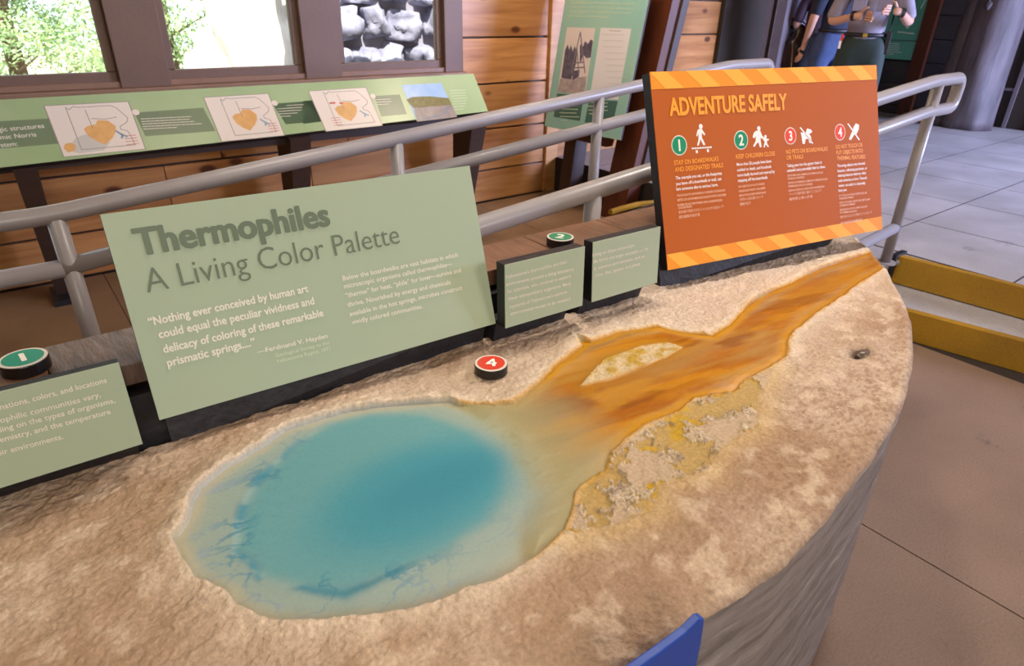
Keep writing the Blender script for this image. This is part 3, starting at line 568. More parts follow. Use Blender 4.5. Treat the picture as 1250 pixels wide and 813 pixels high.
mul = N.new('ShaderNodeMix'); mul.data_type = 'FLOAT'; mul.inputs[2].default_value = 1; L.new(wm.outputs[0], mul.inputs[0]); L.new(nr.outputs[0], mul.inputs[3])
sc_ = N.new('ShaderNodeVectorMath'); sc_.operation = 'SCALE'; L.new(at.outputs['Color'], sc_.inputs[0]); L.new(mul.outputs[0], sc_.inputs['Scale']); L.new(sc_.outputs[0], b.inputs['Base Color'])
ro = N.new('ShaderNodeMapRange'); ro.inputs[3].default_value = .60; ro.inputs[4].default_value = .38; L.new(ag.outputs['Fac'], ro.inputs[0]); L.new(ro.outputs[0], b.inputs['Roughness'])
nb = N.new('ShaderNodeTexNoise'); nb.inputs['Scale'].default_value = 75; nb.inputs['Detail'].default_value = 8; nb.inputs['Roughness'].default_value = .6; L.new(tc.outputs['Object'], nb.inputs[0])
bs = N.new('ShaderNodeMapRange'); bs.inputs[3].default_value = .9; bs.inputs[4].default_value = .05; L.new(ag.outputs['Fac'], bs.inputs[0])
bp = N.new('ShaderNodeBump'); bp.inputs['Distance'].default_value = .006; L.new(bs.outputs[0], bp.inputs['Strength']); L.new(nb.outputs[0], bp.inputs['Height']); L.new(bp.outputs[0], b.inputs['Normal'])

tab = empty('exhibit_table', (.8, .8, 0), label='large sculpted exhibit table with a painted blue hot spring and orange runoff', cat='table')
def tparent(o): o.parent = tab; o.matrix_parent_inverse = tab.matrix_basis.inverted(); return o
tab.matrix_basis = Matrix.Translation((.8, .8, 0)); bpy.context.view_layer.update()
tparent(link('table_top', grid_mesh('table_top', X, Y, Z, col, wet), mTop))
# grey stone side, following the front edge and the tip
mSide = D.materials.new('grey stone side'); mSide.use_nodes = True; nt = mSide.node_tree; N = nt.nodes; L = nt.links; b = N['Principled BSDF']
tc = N.new('ShaderNodeTexCoord'); mp = N.new('ShaderNodeMapping'); mp.inputs['Rotation'].default_value = (.0, .75, 0); mp.inputs['Scale'].default_value = (2.0, 2.0, 16); L.new(tc.outputs['Object'], mp.inputs[0])
v = N.new('ShaderNodeTexNoise'); v.inputs['Scale'].default_value = 1.6; v.inputs['Detail'].default_value = 9; v.inputs['Roughness'].default_value = .68; v.inputs['Distortion'].default_value = .6; L.new(mp.outputs[0], v.inputs[0])
r = N.new('ShaderNodeValToRGB'); e_ = r.color_ramp.elements; e_[0].position = .34; e_[0].color = lin('655c59'); e_[1].position = .60; e_[1].color = lin('8d8480'); x_ = e_.new(.66); x_.color = lin('b8ada2'); x_ = e_.new(.69); x_.color = lin('867d7a')
L.new(v.outputs[0], r.inputs[0]); L.new(r.outputs[0], b.inputs['Base Color']); b.inputs['Roughness'].default_value = .42
bp = N.new('ShaderNodeBump'); bp.inputs['Strength'].default_value = .6; bp.inputs['Distance'].default_value = .01; L.new(v.outputs[0], bp.inputs['Height']); L.new(bp.outputs[0], b.inputs['Normal'])
ft = [(xs[i], yf[i], Z[i, 0]) for i in range(0, NX, 3)]+[(2.41, yf[-1]+.002, Z[-1, 0])]+[(xs[-1], yb[-1], Z[-1, -1])]
FT = np.array(ft); rows = 44; k = np.linspace(0, 1, rows)
SX = np.repeat(FT[:, 0][:, None], rows, 1); SY = np.repeat(FT[:, 1][:, None], rows, 1); SZ = FT[:, 2][:, None]*(1-k)+0*k
dn = .012*(fbm(SX*5+SZ*3, SZ*5, 4, 91)-.5)+.004*(fbm(SX*30, SZ*14, 3, 92)-.5); dn *= smooth(0, .05, k)
SYo = SY-dn*1.0+.012*smooth(0, .03, k)*0; SXo = SX+dn*smooth(1.3, 2.2, SX)
tparent(link('side_panel', grid_mesh('side_panel', SXo, SYo, SZ), mSide))
bm = bmesh.new(); box(bm, -.75, 1.45, 1.186, 1.215, .62, .905); tparent(obj('black_backing', bm, mBlackRough))
bm = bmesh.new(); box(bm, -.74, 1.4, .5, 1.16, 0, .74); tparent(obj('carcass', bm, mDarkWood))
# raised mounts under the signs
def mount(x0, y0, x1, y1, yt0, yt1, z1=.864):
    bm = bmesh.new(); hexa(bm, [(x0, y0, .79), (x1, y1, .79), (x1, y1+.035, .79), (x0, y0+.035, .79), (x0, yt0, z1), (x1, yt1, z1), (x1, yt1+.035, z1), (x0, yt0+.035, z1)]); tparent(obj('sign_mount', bm, mBlackRough))
mount(1.452, 1.128, 2.24, 1.045, 1.150, 1.012); mount(.84, 1.146, 1.07, 1.140, 1.126, 1.118); mount(1.114, 1.134, 1.349, 1.128, 1.118, 1.108)
mount(.11, 1.165, .825, 1.166, 1.182, 1.150); mount(-.34, 1.185, .055, 1.172, 1.13, 1.12)
bm = bmesh.new(); blob(bm, (vx+.016, vy-.006, TZ+.002), (.030, .013, .009), 3); tparent(obj('vent_stone', bm, mat('brown pebble', '6e5a48', .35, var=.4, vscale=40), smooth=True))

# ================================================================== BOARDWALK MODEL BEHIND THE TABLE
bw = empty('model_boardwalk', (0, 1.3, 0), label='low wooden model boardwalk of short cross planks behind the green signs', cat='boardwalk')
bm = bmesh.new(); box(bm, -.9, 2.5, -.03, .04, 0, .918); obj('base_box', bm, mDarkWood, bw)
j = -.89
while j < 2.5:
    bm = bmesh.new(); box(bm, j+.002, min(j+.285, 2.52)-.002, -.095, .065, .918, .96); obj('plank', bm, mPlankGrey if -.1 < j < .3 else mPlankTop, bw, bevel=.002)
    j += .285
# numbered discs
def number_disc(x, y, z, num, m, label, rot):
    e = empty('number_disc', (x, y, z), rot, label=label, cat='marker', group='numbered round markers')
    R_ = .0375
    bm = bmesh.new(); disc(bm, (0, 0, 0), R_, .022, 40); obj('puck', bm, mat('black puck', '15110f', .35), e, bevel=.0015)
    bm = bmesh.new(); disc(bm, (0, 0, .022), R_*.97, .0012, 40); obj('cream_rim', bm, mCream, e)
    bm = bmesh.new(); disc(bm, (0, 0, .0232), R_*.83, .0006, 40); obj('face_disc', bm, m, e)
    co, pol = text_mesh(num, .035); q = co.copy(); q -= (q.min(0)+q.max(0))/2; q[:, :2] *= .034/(q[:, 1].max()*2); q[:, 2] = .0243+co[:, 2]
    me = D.meshes.new('number'); me.from_pydata(q.tolist(), [], pol); link('number', me, mWhiteInk, e)
p = on(28, 437, 2, .983); number_disc(p[0], p[1], .9605, '1', mat('green badge', '1f8f74', .35), 'green round marker numbered 1 on the boardwalk beside the cut-off sign', .1)
p = on(684, 289, 2, .983); number_disc(p[0], p[1], .9605, '2', mat('green badge', '17835a', .35), 'green round marker numbered 2 on the boardwalk planks', -1.0)
p = on(599.5, 443, 2, .826); number_disc(p[0], p[1], .803, '4', mat('red badge', 'd8402a', .35), 'red round marker numbered 4 lying on the sandy table surface', -.55)

# blue board at the table's near edge
q = [on(*p, 1, .300) for p in ((757, 816), (800, 786), (830, 764), (846, 748), (850.5, 747), (850, 757), (847, 778), (840, 813))]
q = [Vector(p) for p in q]; ext = [Vector((q[-1].x-.10, .30, q[-1].z-.25)), Vector((q[0].x-.25, .30, q[0].z-.32))]; q = q+ext
bm = bmesh.new(); f = bm.faces.new([bm.verts.new(p) for p in q]); r_ = bmesh.ops.extrude_face_region(bm, geom=[f])
for v_ in r_['geom']:
    if isinstance(v_, bmesh.types.BMVert): v_.co.y -= .012
obj('blue_board', bm, mat('blue plastic', '16429c', .4), bevel=.002, label='blue plastic board with a curved edge on the near side of the table', cat='sign')

# ================================================================== RAILINGS
PR = .0295
def railing(label, y, segs, posts):
    e = empty('railing', (posts[0][1], y, posts[0][2]), label=label, cat='railing')
    def add(name, pts, r=PR):
        bm = bmesh.new(); tube(bm, [(p[0]-posts[0][1], p[1]-y, p[2]-posts[0][2]) for p in pts], r, 20); obj(name, bm, mRail, e, True)
    for n_, pts in segs: add(n_, pts)
    for n_, x, z0, z1 in posts:
        add('post', [(x, y, z0), (x, y, z1-.012)], .0275)
        bm = bmesh.new(); disc(bm, (x-posts[0][1], 0, z0-posts[0][2]), .055, .008, 24); obj('base_plate', bm, mRail, e)
yA = 2.45
railing('far grey pipe handrail running from the left frame edge up behind the signs', yA, [
    ('top_rail', fillet([(-1.6, yA, .918), (.06, yA, .922), (3.5, yA, 1.243), (3.93, yA, 1.245), (3.93, yA, 1.10), (3.5, yA, 1.09), (.06, yA, .748)], .07)),
    ('mid_rail', [(-1.6, yA, .742), (.06, yA, .746)])],
    [('post', .08, 0.005, .922), ('post', 1.30, .108, 1.035), ('post', 2.455, .203, 1.145), ('post', 3.6, .295, 1.243), ('post', -1.2, 0, .918)])
yB = 1.40
railing('near grey pipe handrail looping round to the right of the orange sign', yB, [
    ('top_rail', fillet([(.35, yB, .80), (.30, yB, .939), (3.67, yB, 1.247), (3.995, yB, 1.250), (3.985, yB, 1.105), (3.70, yB, 1.104), (.35, yB, .80)], .05)),
    ('low_rail', [(.5, yB, .235), (3.72, yB, .50)])],
    [('post', 1.41, .105, 1.04), ('post', 3.735, .298, 1.247), ('post', .45, .03, .95)])

# ================================================================== GREEN COUNTER UNDER THE WINDOWS
ct = empty('exhibit_counter', (0, 4.2, 0), label='long slanted green exhibit counter with three maps, on dark slanted legs under the windows', cat='display counter')
GC = Panel('slanted_panel', (-.95, 3.97, .775), (2.872, 3.985, .84), (-.95, 4.22, 1.065), .03, mGreenCounter, mBlack,
           None, None, TR=(2.885, 4.22, 1.05), parent=ct)
Q = lambda *pts: [(x/3.125, y/3.125) for x, y in pts]
for q_ in [Q((-60, 466), (188, 452), (228, 548), (-60, 572)), Q((512, 430), (775, 411), (822, 500), (555, 520))]: GC.polys('dark_band', [q_], mBand)
GC.polys('dark_band', [Q((1040, 396), (1192, 385), (1236, 462), (1090, 474))], mBandDark)
Q2 = lambda *pts: [(370+x/5.435, 80+y/5.435) for x, y in pts]
for q_ in [Q2((0, 235), (75, 230), (125, 372), (0, 388)), Q2((470, 203), (640, 192), (688, 322), (520, 338))]: GC.polys('dark_band', [q_], mBandDark)
maps = [Q((170, 405), (488, 389), (553, 568), (245, 598)), Q((778, 373), (1022, 358), (1084, 516), (847, 540)), Q2((38, 172), (415, 147), (524, 397), (153, 436))]
for mp_ in maps: GC.polys('map_border', [[(a[0]+(a[0]-sum(p[0] for p in mp_)/4)*.025, a[1]+(a[1]-sum(p[1] for p in mp_)/4)*.025) for a in mp_]], mMapLine, .0007)
for mp_ in maps: GC.polys('map_sheet', [mp_], mCream, .0010)
def M_(mp_, u, v):
    a, b_, c, d = mp_; t = seg(a, b_, u); l = seg(d, c, u); return seg(t, l, v)
outl = [(.24, .05), (.27, .10), (.33, .04), (.38, .06), (.78, .06), (.84, .12), (.88, .22), (.93, .33), (.90, .42), (.80, .50), (.80, .56), (.87, .60), (.89, .72), (.90, .90), (.24, .90)]
blobp = [(.36, .50), (.42, .44), (.52, .42), (.56, .34), (.68, .36), (.75, .48), (.73, .60), (.66, .72), (.55, .84), (.46, .76), (.38, .64)]
for i, mp_ in enumerate(maps):
    o = (-.05, -.02) if i else (0, 0)
    GC.ribbon('map_outline', [[M_(mp_, u, v) for u, v in outl+outl[:1]], [M_(mp_, *p) for p in ((.46, .12), (.47, .5))], [M_(mp_, *p) for p in ((.5, .3), (.66, .33), (.8, .3))]], .0035, mMapLine, .0016)
    if i == 0: GC.polys('map_shading', [[M_(mp_, *p) for p in ((.12, .8), (.22, .66), (.36, .60), (.5, .8), (.62, .8), (.5, .95), (.2, .97), (.09, .9))]], mMapGrey, .0012)
    GC.polys('map_caldera', [[M_(mp_, u+o[0], v+o[1]) for u, v in blobp]], mMapOrange, .0014)
    if i == 0: GC.polys('map_caldera', [[M_(mp_, *p) for p in ((.03, .84), (.07, .76), (.14, .74), (.19, .80), (.16, .9), (.07, .93))]], mMapOrange, .0014)
    GC.ribbon('map_lake', [[M_(mp_, *p) for p in ((.73, .58), (.79, .68), (.77, .74))], [M_(mp_, *p) for p in ((.77, .64), (.84, .72))]], .009, mMapBlue, .0018)
    GC.ribbon('map_legend', [[M_(mp_, .80-.62*(i == 2), .70+.06*k), M_(mp_, .95-.62*(i == 2), .70+.06*k)] for k in range(4)], .0035, mMapRed, .0018, kind='stuff')
    if i == 2: GC.ribbon('map_legend', [[M_(mp_, .27, .33), M_(mp_, .36, .33)], [M_(mp_, .44, .35), M_(mp_, .49, .35)]], .012, mMapRed, .002, kind='stuff')
for c in (Q((518, 429))[0], Q((1048, 394))[0], Q2((463, 204))[0]): GC.circle('map_badge', c, .018, mCream, .002, 16)
GC.text('heading_lettering', [('Geologic structures', (-28, 163.5), (54.5, 156)), ('of the dynamic Norris', (-48, 175), (45, 166.5)), ('geyser system:', (-35, 183.5), (22, 178))], .026, mCreamInk, .006)
def faux(panel, x0, x1, y0, dy, n, slope, ink, wd, seed, name='caption_lettering'):
    random.seed(seed); segs_ = []
    for i in range(n):
        x = x0+i*.8; xe = x0+(x1-x0)*(random.uniform(.8, 1) if i < n-1 else random.uniform(.4, .8))
        while x < xe:
            l = random.uniform(2, 5)*(x1-x0)/60; a = (x, y0+i*dy+slope*(x-x0)); b2 = (min(x+l, xe), y0+i*dy+slope*(min(x+l, xe)-x0)); segs_.append([a, b2]); x += l+.9*(x1-x0)/60
    panel.ribbon(name, segs_, wd, ink, .0016, kind='stuff')
faux(GC, 172, 246, 145.5, 3.1, 5, -.05, mCream, .004, 1); faux(GC, 339, 368, 133, 3.2, 4, -.06, mCream, .004, 2); faux(GC, 458, 480, 122, 3.0, 3, -.05, mCream, .004, 3); faux(GC, 549, 572, 111, 3.3, 8, -.06, mPaleInk, .004, 4)
faux(GC, 350, 372, 129, 3.2, 3, -.06, mCream, .004, 5)
# landscape print
GC.polys('landscape_print', [Q2((652, 130), (915, 116), (1022, 342), (756, 374))], mat('print sky blue', '6f9fd0', .35, col2='a9c2dc', vscale=3), .0010)
GC.polys('landscape_print', [Q2((684, 228), (720, 210), (780, 206), (850, 205), (910, 212), (965, 216), (985, 262), (735, 285), (712, 262))], mat('print forest', '5c5a2c', .4, col2='7f7440', vscale=30), .0014)
GC.polys('landscape_print', [Q2((735, 282), (985, 258), (1022, 342), (756, 374))], mat('print pale ground', 'a39490', .4, col2='857a72', vscale=12), .0014)
GC.ribbon('landscape_print', [Q2((790, 355), (900, 335), (950, 312), (930, 292), (980, 285))], .008, mat('print stream', '6f7f9a', .3), .0018)
for x in (-.75, .07, 1.47, 2.81):
    bm = bmesh.new(); w0 = .05 if x < .1 else .065
    hexa(bm, [(x-w0*.7, .0, 0), (x+w0*.7, .0, 0), (x+w0*.7, .12, 0), (x-w0*.7, .12, 0), (x-w0, -.20, .77), (x+w0, -.20, .77), (x+w0, .05, .97), (x-w0, .05, .97)])
    obj('leg', bm, mDarkWood, ct); bx('foot', (x-.06, x+.06, -.12, .14, 0, .03), mBlack, ct)
bx('apron_board', (-.95, 2.86, -.12, .0, .74, .79), mDarkWood, ct)

# ================================================================== KIOSK WITH TALL PANEL
ks = empty('kiosk', (3.9, 3.8, 0), label='red brown wooden kiosk carrying a tall leaning teal panel with an old photograph', cat='kiosk')
KB = Panel('leaning_panel', (3.573, 4.17, .65), (3.668, 3.41, .65), (3.573+.235, 4.17, 1.86), .025, mat('teal green print', '9dbfaa', .5, col2='88b6ae', vscale=1.5), mDarkWood,
           None, None, parent=ks)
G = lambda *pts: [(660+x/4.281, y/4.281) for x, y in pts]
KB.polys('old_photograph', [G((138, 142), (286, 147), (232, 495), (88, 480))], mat('print sepia sky', 'd6c9c4', .4), .0008)
KB.polys('old_photograph', [G((128, 262), (142, 232), (150, 262), (158, 235), (168, 268), (178, 240), (186, 262), (192, 258), (186, 330), (160, 415), (108, 408)), G((205, 240), (214, 225), (222, 245), (232, 215), (248, 230), (262, 205), (274, 215), (262, 300), (240, 305), (222, 285), (212, 322), (205, 322)), G((165, 370), (205, 365), (200, 400), (168, 420))], mat('print dark trees', '4b4556', .4, col2='6a6272', vscale=20), .0012)
KB.polys('old_photograph', [G((103, 412), (240, 400), (232, 495), (88, 480))], mat('print pale ground', 'b9a9a2', .4, col2='93868a', vscale=20), .0010)
KB.ribbon('old_photograph', [G((160, 380), (208, 168)), G((208, 168), (232, 380)), G((180, 330), (225, 325)), G((175, 355), (228, 352)), G((190, 245), (200, 395))], .010, mat('print scaffold', '7d7482', .4), .0016)
KB.polys('document_print', [G((314, 145), (474, 150), (405, 522), (256, 512))], mat('print white paper', 'd9d4d6', .4), .0008)
faux(KB, 735, 766, 42, 7.5, 10, .02, mMapGrey, .004, 12, 'document_lettering')
KB.text('document_lettering', [('Account', G((358, 163))[0], G((418, 166))[0])], .012, mMapLine, .01)
mTealDark = mat('dark teal print', '44695f', .4)
for q_ in [G((86, 488), (226, 500), (205, 632), (68, 610)), G((254, 520), (404, 528), (378, 640), (230, 640))]: KB.polys('caption_box', [q_], mTealDark, .0008)
faux(KB, 680, 708, 119, 4.6, 7, .03, mPaleInk, .005, 13); faux(KB, 717, 747, 125, 4.6, 4, .03, mPaleInk, .005, 14)
KB.text('body_lettering', [('thermal features, and the surrounding area. A host of', G((160, 18))[0], G((485, 27))[0]), ('studies are currently underway, that include such as', G((155, 42))[0], G((487, 50))[0]), ('ground deformation, earthquakes, hydrothermal activity,', G((151, 65))[0], G((475, 74))[0]), ('ground deformation, and thermophiles.', G((147, 88))[0], G((355, 95))[0])], .017, mPaleInk, .0)
def kbox(name, x0, x1, y0, y1, z0, z1, m, tx=0): 
    bm = bmesh.new(); hexa(bm, [(x0, y0, z0), (x1, y0, z0), (x1, y1, z0), (x0, y1, z0), (x0+tx, y0, z1), (x1+tx, y0, z1), (x1+tx, y1, z1), (x0+tx, y1, z1)]); obj(name, bm, m, ks, bevel=.003)
kbox('side_board', -.18, -.04, .2, .33, 0.0, .8, mDarkWood, .08)
kbox('back_board', -.14, .0, -.40, -.16, 0.0, 2.1, mRedWood, .40)
kbox('edge_post', .0, .07, -.42, -.36, 0.3, 2.1, mDarkWood, .36)
kbox('back_board', -.14, -.06, -.16, .36, .55, 2.1, mRedWood, .32)

# ================================================================== FAR SIGN, TREE TRUNK
FS = Panel('trail_map_sign', (9.74, 5.25, .975), (9.74, 4.06, .975), (9.74, 5.25, 2.2), .03, mat('teal map print', '5cab96', .5, col2='4f9685', vscale=1.5), mDarkWood,
           'teal trail map sign on the far wall behind the uniformed man', 'sign')
FZ = lambda *pts: [(940+x/5.952, y/5.952) for x, y in pts]
mMapWhite = mat('white map line', 'c8dcd4', .5)
FS.ribbon('trail_line', [FZ((955, 30), (985, 70), (1040, 48), (1000, 20), (1050, 5), (1020, -30), (960, -20)), FZ((1095, 60), (1125, 5), (1150, -40)), FZ((970, 60), (1000, 30), (985, -5))], .014, mMapWhite, kind='stuff')
FS.ribbon('dark_line', [FZ((850, 290), (1085, 300))], .018, mTealDark)
faux(FS, 1078, 1102, 53, 2.6, 6, .02, mMapWhite, .008, 21); FS.ribbon('caption_lettering', [FZ((930, 232), (985, 236)), FZ((990, 240), (1045, 244))], .016, mMapWhite)
FS.circle('emblem', FZ((999, 195))[0], .022, mMapWhite)
bx('sign_post_board', (9.70, 9.78, 3.89, 4.045, .3, 2.6), mRedWood, label='dark red brown upright board at the right edge of the trail map sign', cat='board')
mTrunk = mat('weathered grey trunk', '6b6064', .6, col2='40383c', vscale=2.2, stretch=(3, 3, .5), bump=.5, bscale=8)
tk = empty('tree_trunk_column', (9.35, 3.08, .3), label='weathered grey tree trunk column standing before the far wall', cat='column')
random.seed(3)
def trunk(name, base, top, r0, r1, seed):
    bm = bmesh.new(); rings = []; n = 28; K = 30
    for i in range(K+1):
        t = i/K; c = Vector(base).lerp(Vector(top), t); rr_ = r0+(r1-r0)*t+.10*r0*math.exp(-t*9)
        ring = []
        for a_ in range(n):
            th = 2*math.pi*a_/n; q_ = rr_*(1+.13*mnoise.fractal(Vector((math.cos(th)*1.6+seed, math.sin(th)*1.6, t*2.5)), 1, 2, 3))
            ring.append(bm.verts.new(c+Vector((math.cos(th)*q_, math.sin(th)*q_, 0))))
        rings.append(ring)
    for a_, b_ in zip(rings, rings[1:]):
        for k_ in range(n): bm.faces.new((a_[k_], a_[(k_+1) % n], b_[(k_+1) % n], b_[k_]))
    bm.faces.new(rings[0][::-1]); bm.faces.new(rings[-1]); obj(name, bm, mTrunk, tk, True)
trunk('trunk', (0, 0, 0), (.0, .03, 2.9), .25, .28, 1)
trunk('side_stem', (-.02, .27, 0), (.0, .22, 2.3), .15, .12, 5)
bm = bmesh.new(); blob(bm, (-.24, .06, 1.33), (.06, .05, .06), 4); obj('knot', bm, mTrunk, tk, True)

# ================================================================== PEOPLE
def skin(name, verts, edges, m, parent, sub=2, root=0, **kw):
    me = D.meshes.new(name); me.from_pydata([v_[0] for v_ in verts], edges, []); o = D.objects.new(name, me); COL.objects.link(o)
    o.modifiers.new('s', 'SKIN'); sd = o.modifiers.new('u', 'SUBSURF'); sd.levels = sub; sd.render_levels = sub
    for v_, d in zip(verts, me.skin_vertices[0].data): d.radius = (v_[1], v_[2] if len(v_) > 2 else v_[1]); d.use_root = False
    me.skin_vertices[0].data[root].use_root = True
    bpy.context.view_layer.update(); dg = bpy.context.evaluated_depsgraph_get(); out = D.meshes.new_from_object(o.evaluated_get(dg)); D.objects.remove(o); out.shade_smooth()
    out.name = name; return out
mSkin = mat('skin', 'c99a82', .5, var=.08, vscale=12)
def person(loc, rz, label, shirt, pants, hair, arms, height=1.75, shirt_label=None, long_hair=False, sleeves=.95, group=None):
    e = empty('person', loc, rz, label=label, cat='person', group=group); k = height/1.75
    # arms: list of (side, shoulder, elbow, wrist, hand_dir, curl_dir); local frame faces -Y
    def P_(x, y, z): return (x*k, y*k, z*k)
    V = [(P_(0, 0, .98), .13*k, .10*k), (P_(0, .0, 1.15), .125*k, .09*k), (P_(0, .0, 1.32), .145*k, .10*k), (P_(0, .01, 1.43), .10*k, .075*k), (P_(0, .0, 1.50), .052*k), (P_(0, -.01, 1.57), .062*k, .075*k), (P_(0, -.015, 1.66), .078*k, .092*k), (P_(0, -.005, 1.72), .066*k, .075*k)]
    E = [(i, i+1) for i in range(7)]
    def add(v, to): V.append(v); E.append((to, len(V)-1)); return len(V)-1
    add((P_(0, -.115, 1.635), .014*k), 6)                                  # nose
    for s in (-1, 1): add((P_(s*.085, .01, 1.64), .013*k), 6)              # ears
    for s in (-1, 1):
        hip = add((P_(s*.09, 0, .90), .095*k), 0); kn = add((P_(s*.11, -.02, .50), .06*k), hip); an = add((P_(s*.12, .02, .10), .042*k), kn); add((P_(s*.13, -.12, .04), .035*k), an)
    hands = []
    for (s, el, wr, hd) in arms:
        sh = add((P_(s*.175, .01, 1.40), .055*k), 3); em = add((P_(*[(a_+b_)/2 for a_, b_ in zip((s*.19, .01, 1.38), el)]), .046*k), sh); ee = add((P_(*el), .040*k), em); ww_ = add((P_(*wr), .026*k), ee)
        d = Vector(hd).normalized(); palm = add((tuple(Vector(P_(*wr))+d*.055*k), .036*k, .018*k), ww_)
        hands.append((Vector(P_(*wr))+d*.03*k, d, s))
    body = skin('body', V, E, mSkin, e)
    bm = bmesh.new(); bm.from_mesh(body)
    for c, d, s in hands:                                                    # five fingers, each a tapering bent chain rooted in the palm
        sidev = d.cross(Vector((0, 0, 1))); sidev = (sidev if sidev.length > .2 else Vector((1, 0, 0))).normalized(); upv = sidev.cross(d).normalized()
        for fi, (off, ln) in enumerate(((-.027, .070), (-.009, .082), (.009, .076), (.026, .060))):
            b0 = c+d*.05*k+upv*off*k; p1 = b0+d*ln*.45*k; p2 = p1+(d*.75-sidev*s*.6-Vector((0, 0, .25)))*ln*.35*k; p3 = p2+(d*.2-sidev*s*.8-Vector((0, 0, .4)))*ln*.3*k
            tube(bm, [b0, p1, p2, p3], [.0095*k, .009*k, .008*k, .006*k], 8)
        b0 = c+d*.01*k+upv*.025*k; p1 = b0+(d*.6+upv*.8)*.035*k; p2 = p1+(d*.9+upv*.2)*.03*k; tube(bm, [b0, p1, p2], [.012*k, .011*k, .008*k], 8)
    bm.to_mesh(body); bm.free(); body.shade_smooth(); link('body', body, mSkin, e)
    # shirt
    V = [(P_(0, 0, .95), .150*k, .118*k), (P_(0, .0, 1.04), .150*k, .118*k), (P_(0, .0, 1.2), .150*k, .112*k), (P_(0, .0, 1.33), .168*k, .118*k), (P_(0, .01, 1.44), .11*k, .085*k), (P_(0, .0, 1.485), .062*k)]; E = [(i, i+1) for i in range(5)]
    for (s, el, wr, hd) in arms:
        sh = add((P_(s*.18, .01, 1.40), .072*k), 4); f_ = Vector((s*.19, .01, 1.38)).lerp(Vector(el), sleeves); mid = Vector((s*.19, .01, 1.38)).lerp(Vector(el), sleeves*.5); a_ = add((P_(*mid), .064*k), sh); add((P_(*f_), .060*k), a_)
    link('shirt', skin('shirt', V, E, None, None), shirt, e, label=shirt_label)
    V = [(P_(0, 0, 1.10), .160*k, .126*k), (P_(0, .0, .98), .168*k, .130*k)]; E = [(0, 1)]
    for s in (-1, 1):
        a_ = add((P_(s*.095, .0, .86), .108*k, .108*k), 1); b_ = add((P_(s*.115, -.02, .5), .082*k), a_); add((P_(s*.125, .01, .09), .072*k), b_)
    link('trousers', skin('trousers', V, E, None, None), pants, e)
    for s in (-1, 1):
        bm = bmesh.new(); blob(bm, P_(s*.13, -.06, .045), (.05*k, .14*k, .045*k), 1, .05, 2); 
        for v_ in bm.verts: v_.co.z = max(v_.co.z, 0)
        obj('shoe', bm, mBlack, e, True)
    bm = bmesh.new(); tube(bm, [P_(.140*math.cos(a_), .112*math.sin(a_), 1.05) for a_ in [2*math.pi*i/24 for i in range(25)]], .016*k, 8); obj('belt', bm, mBlack, e, True)
    bm = bmesh.new(); blob(bm, P_(0, .015, 1.70), (.088*k, .10*k, .085*k), 2, .06, 3)
    bmesh.ops.delete(bm, geom=[v_ for v_ in bm.verts if v_.co.y < -.045*k and v_.co.z < 1.72*k], context='VERTS')
    if long_hair: blob(bm, P_(0, .07, 1.50), (.085*k, .05*k, .24*k), 6, .12, 3)
    obj('hair', bm, hair, e, True)
    for s in (-1, 1):
        bm = bmesh.new(); bmesh.ops.create_uvsphere(bm, u_segments=10, v_segments=8, radius=.012*k, matrix=Matrix.Translation(P_(s*.032, -.092, 1.665))); obj('eye', bm, mWhiteInk, e, True)
    bm = bmesh.new(); tube(bm, [P_(-.025, -.088, 1.59), P_(0, -.095, 1.588), P_(.025, -.088, 1.59)], .006*k, 8); obj('mouth', bm, mat('lips', 'a5605a', .5), e, True)
    return e, k
mHairB = mat('brown hair', '4a3220', .5, var=.3, vscale=30, stretch=(1, 1, .2)); mHairR = mat('reddish hair', '9a5a26', .45, var=.4, vscale=30, stretch=(1, 1, .15)); mHairG = mat('grey hair', '77706a', .5)
mShirtG = mat('grey lilac uniform shirt', '8f8796', .75, var=.15, vscale=14, bump=.5, bscale=9); mPantG = mat('dark green uniform trousers', '23332f', .8, var=.2, vscale=10, bump=.4, bscale=7)
mNavy = mat('navy cotton', '1b2338', .85, bump=.3, bscale=8); mJean = mat('blue denim', '3d4f78', .85, var=.25, vscale=25); mPlum = mat('plum cotton', '3a2738', .8, bump=.3, bscale=9); mBlackC = mat('black cotton', '121016', .9)
rg, k = person((5.87, 2.86, .3), math.radians(-63), 'uniformed person in lilac grey shirt and dark green trousers, hands raised before the chest', mShirtG, mPantG, mHairB,
    [(-1, (-.27, -.05, 1.13), (-.10, -.24, 1.185), (.8, -.35, .02)), (1, (.29, -.05, 1.14), (.20, -.26, 1.22), (-.85, -.3, .12))], 1.78)
bm = bmesh.new(); box(bm, -.018, .018, -.142, -.124, 1.053, 1.082); obj('belt_buckle', bm, mat('brass', 'b9a04c', .3, .9), rg, bevel=.003)
bm = bmesh.new(); box(bm, .155, .195, -.06, .02, .93, 1.10); obj('radio', bm, mBlack, rg, bevel=.006)
bm = bmesh.new(); tube(bm, [(.175, -.02, 1.1), (.175, -.02, 1.22)], .006, 8); obj('radio_antenna', bm, mBlack, rg)
bm = bmesh.new(); box(bm, -.178, -.160, -.10, -.08, .96, 1.02); obj('key_tag', bm, mWhiteInk, rg, label='white tag hanging at the hip')
bm = bmesh.new(); box(bm, -.172, -.154, -.11, -.09, 1.02, 1.07); obj('key_tag', bm, mRedDot, rg, label='red tag hanging at the hip')
bm = bmesh.new(); bmesh.ops.create_cone(bm, cap_ends=True, segments=5, radius1=.03, radius2=.026, depth=.008, matrix=Matrix.Translation((.085, -.137, 1.36)) @ Matrix.Rotation(math.pi/2, 4, 'X')); obj('badge', bm, mat('gold badge', 'c9a23e', .3, .9), rg)
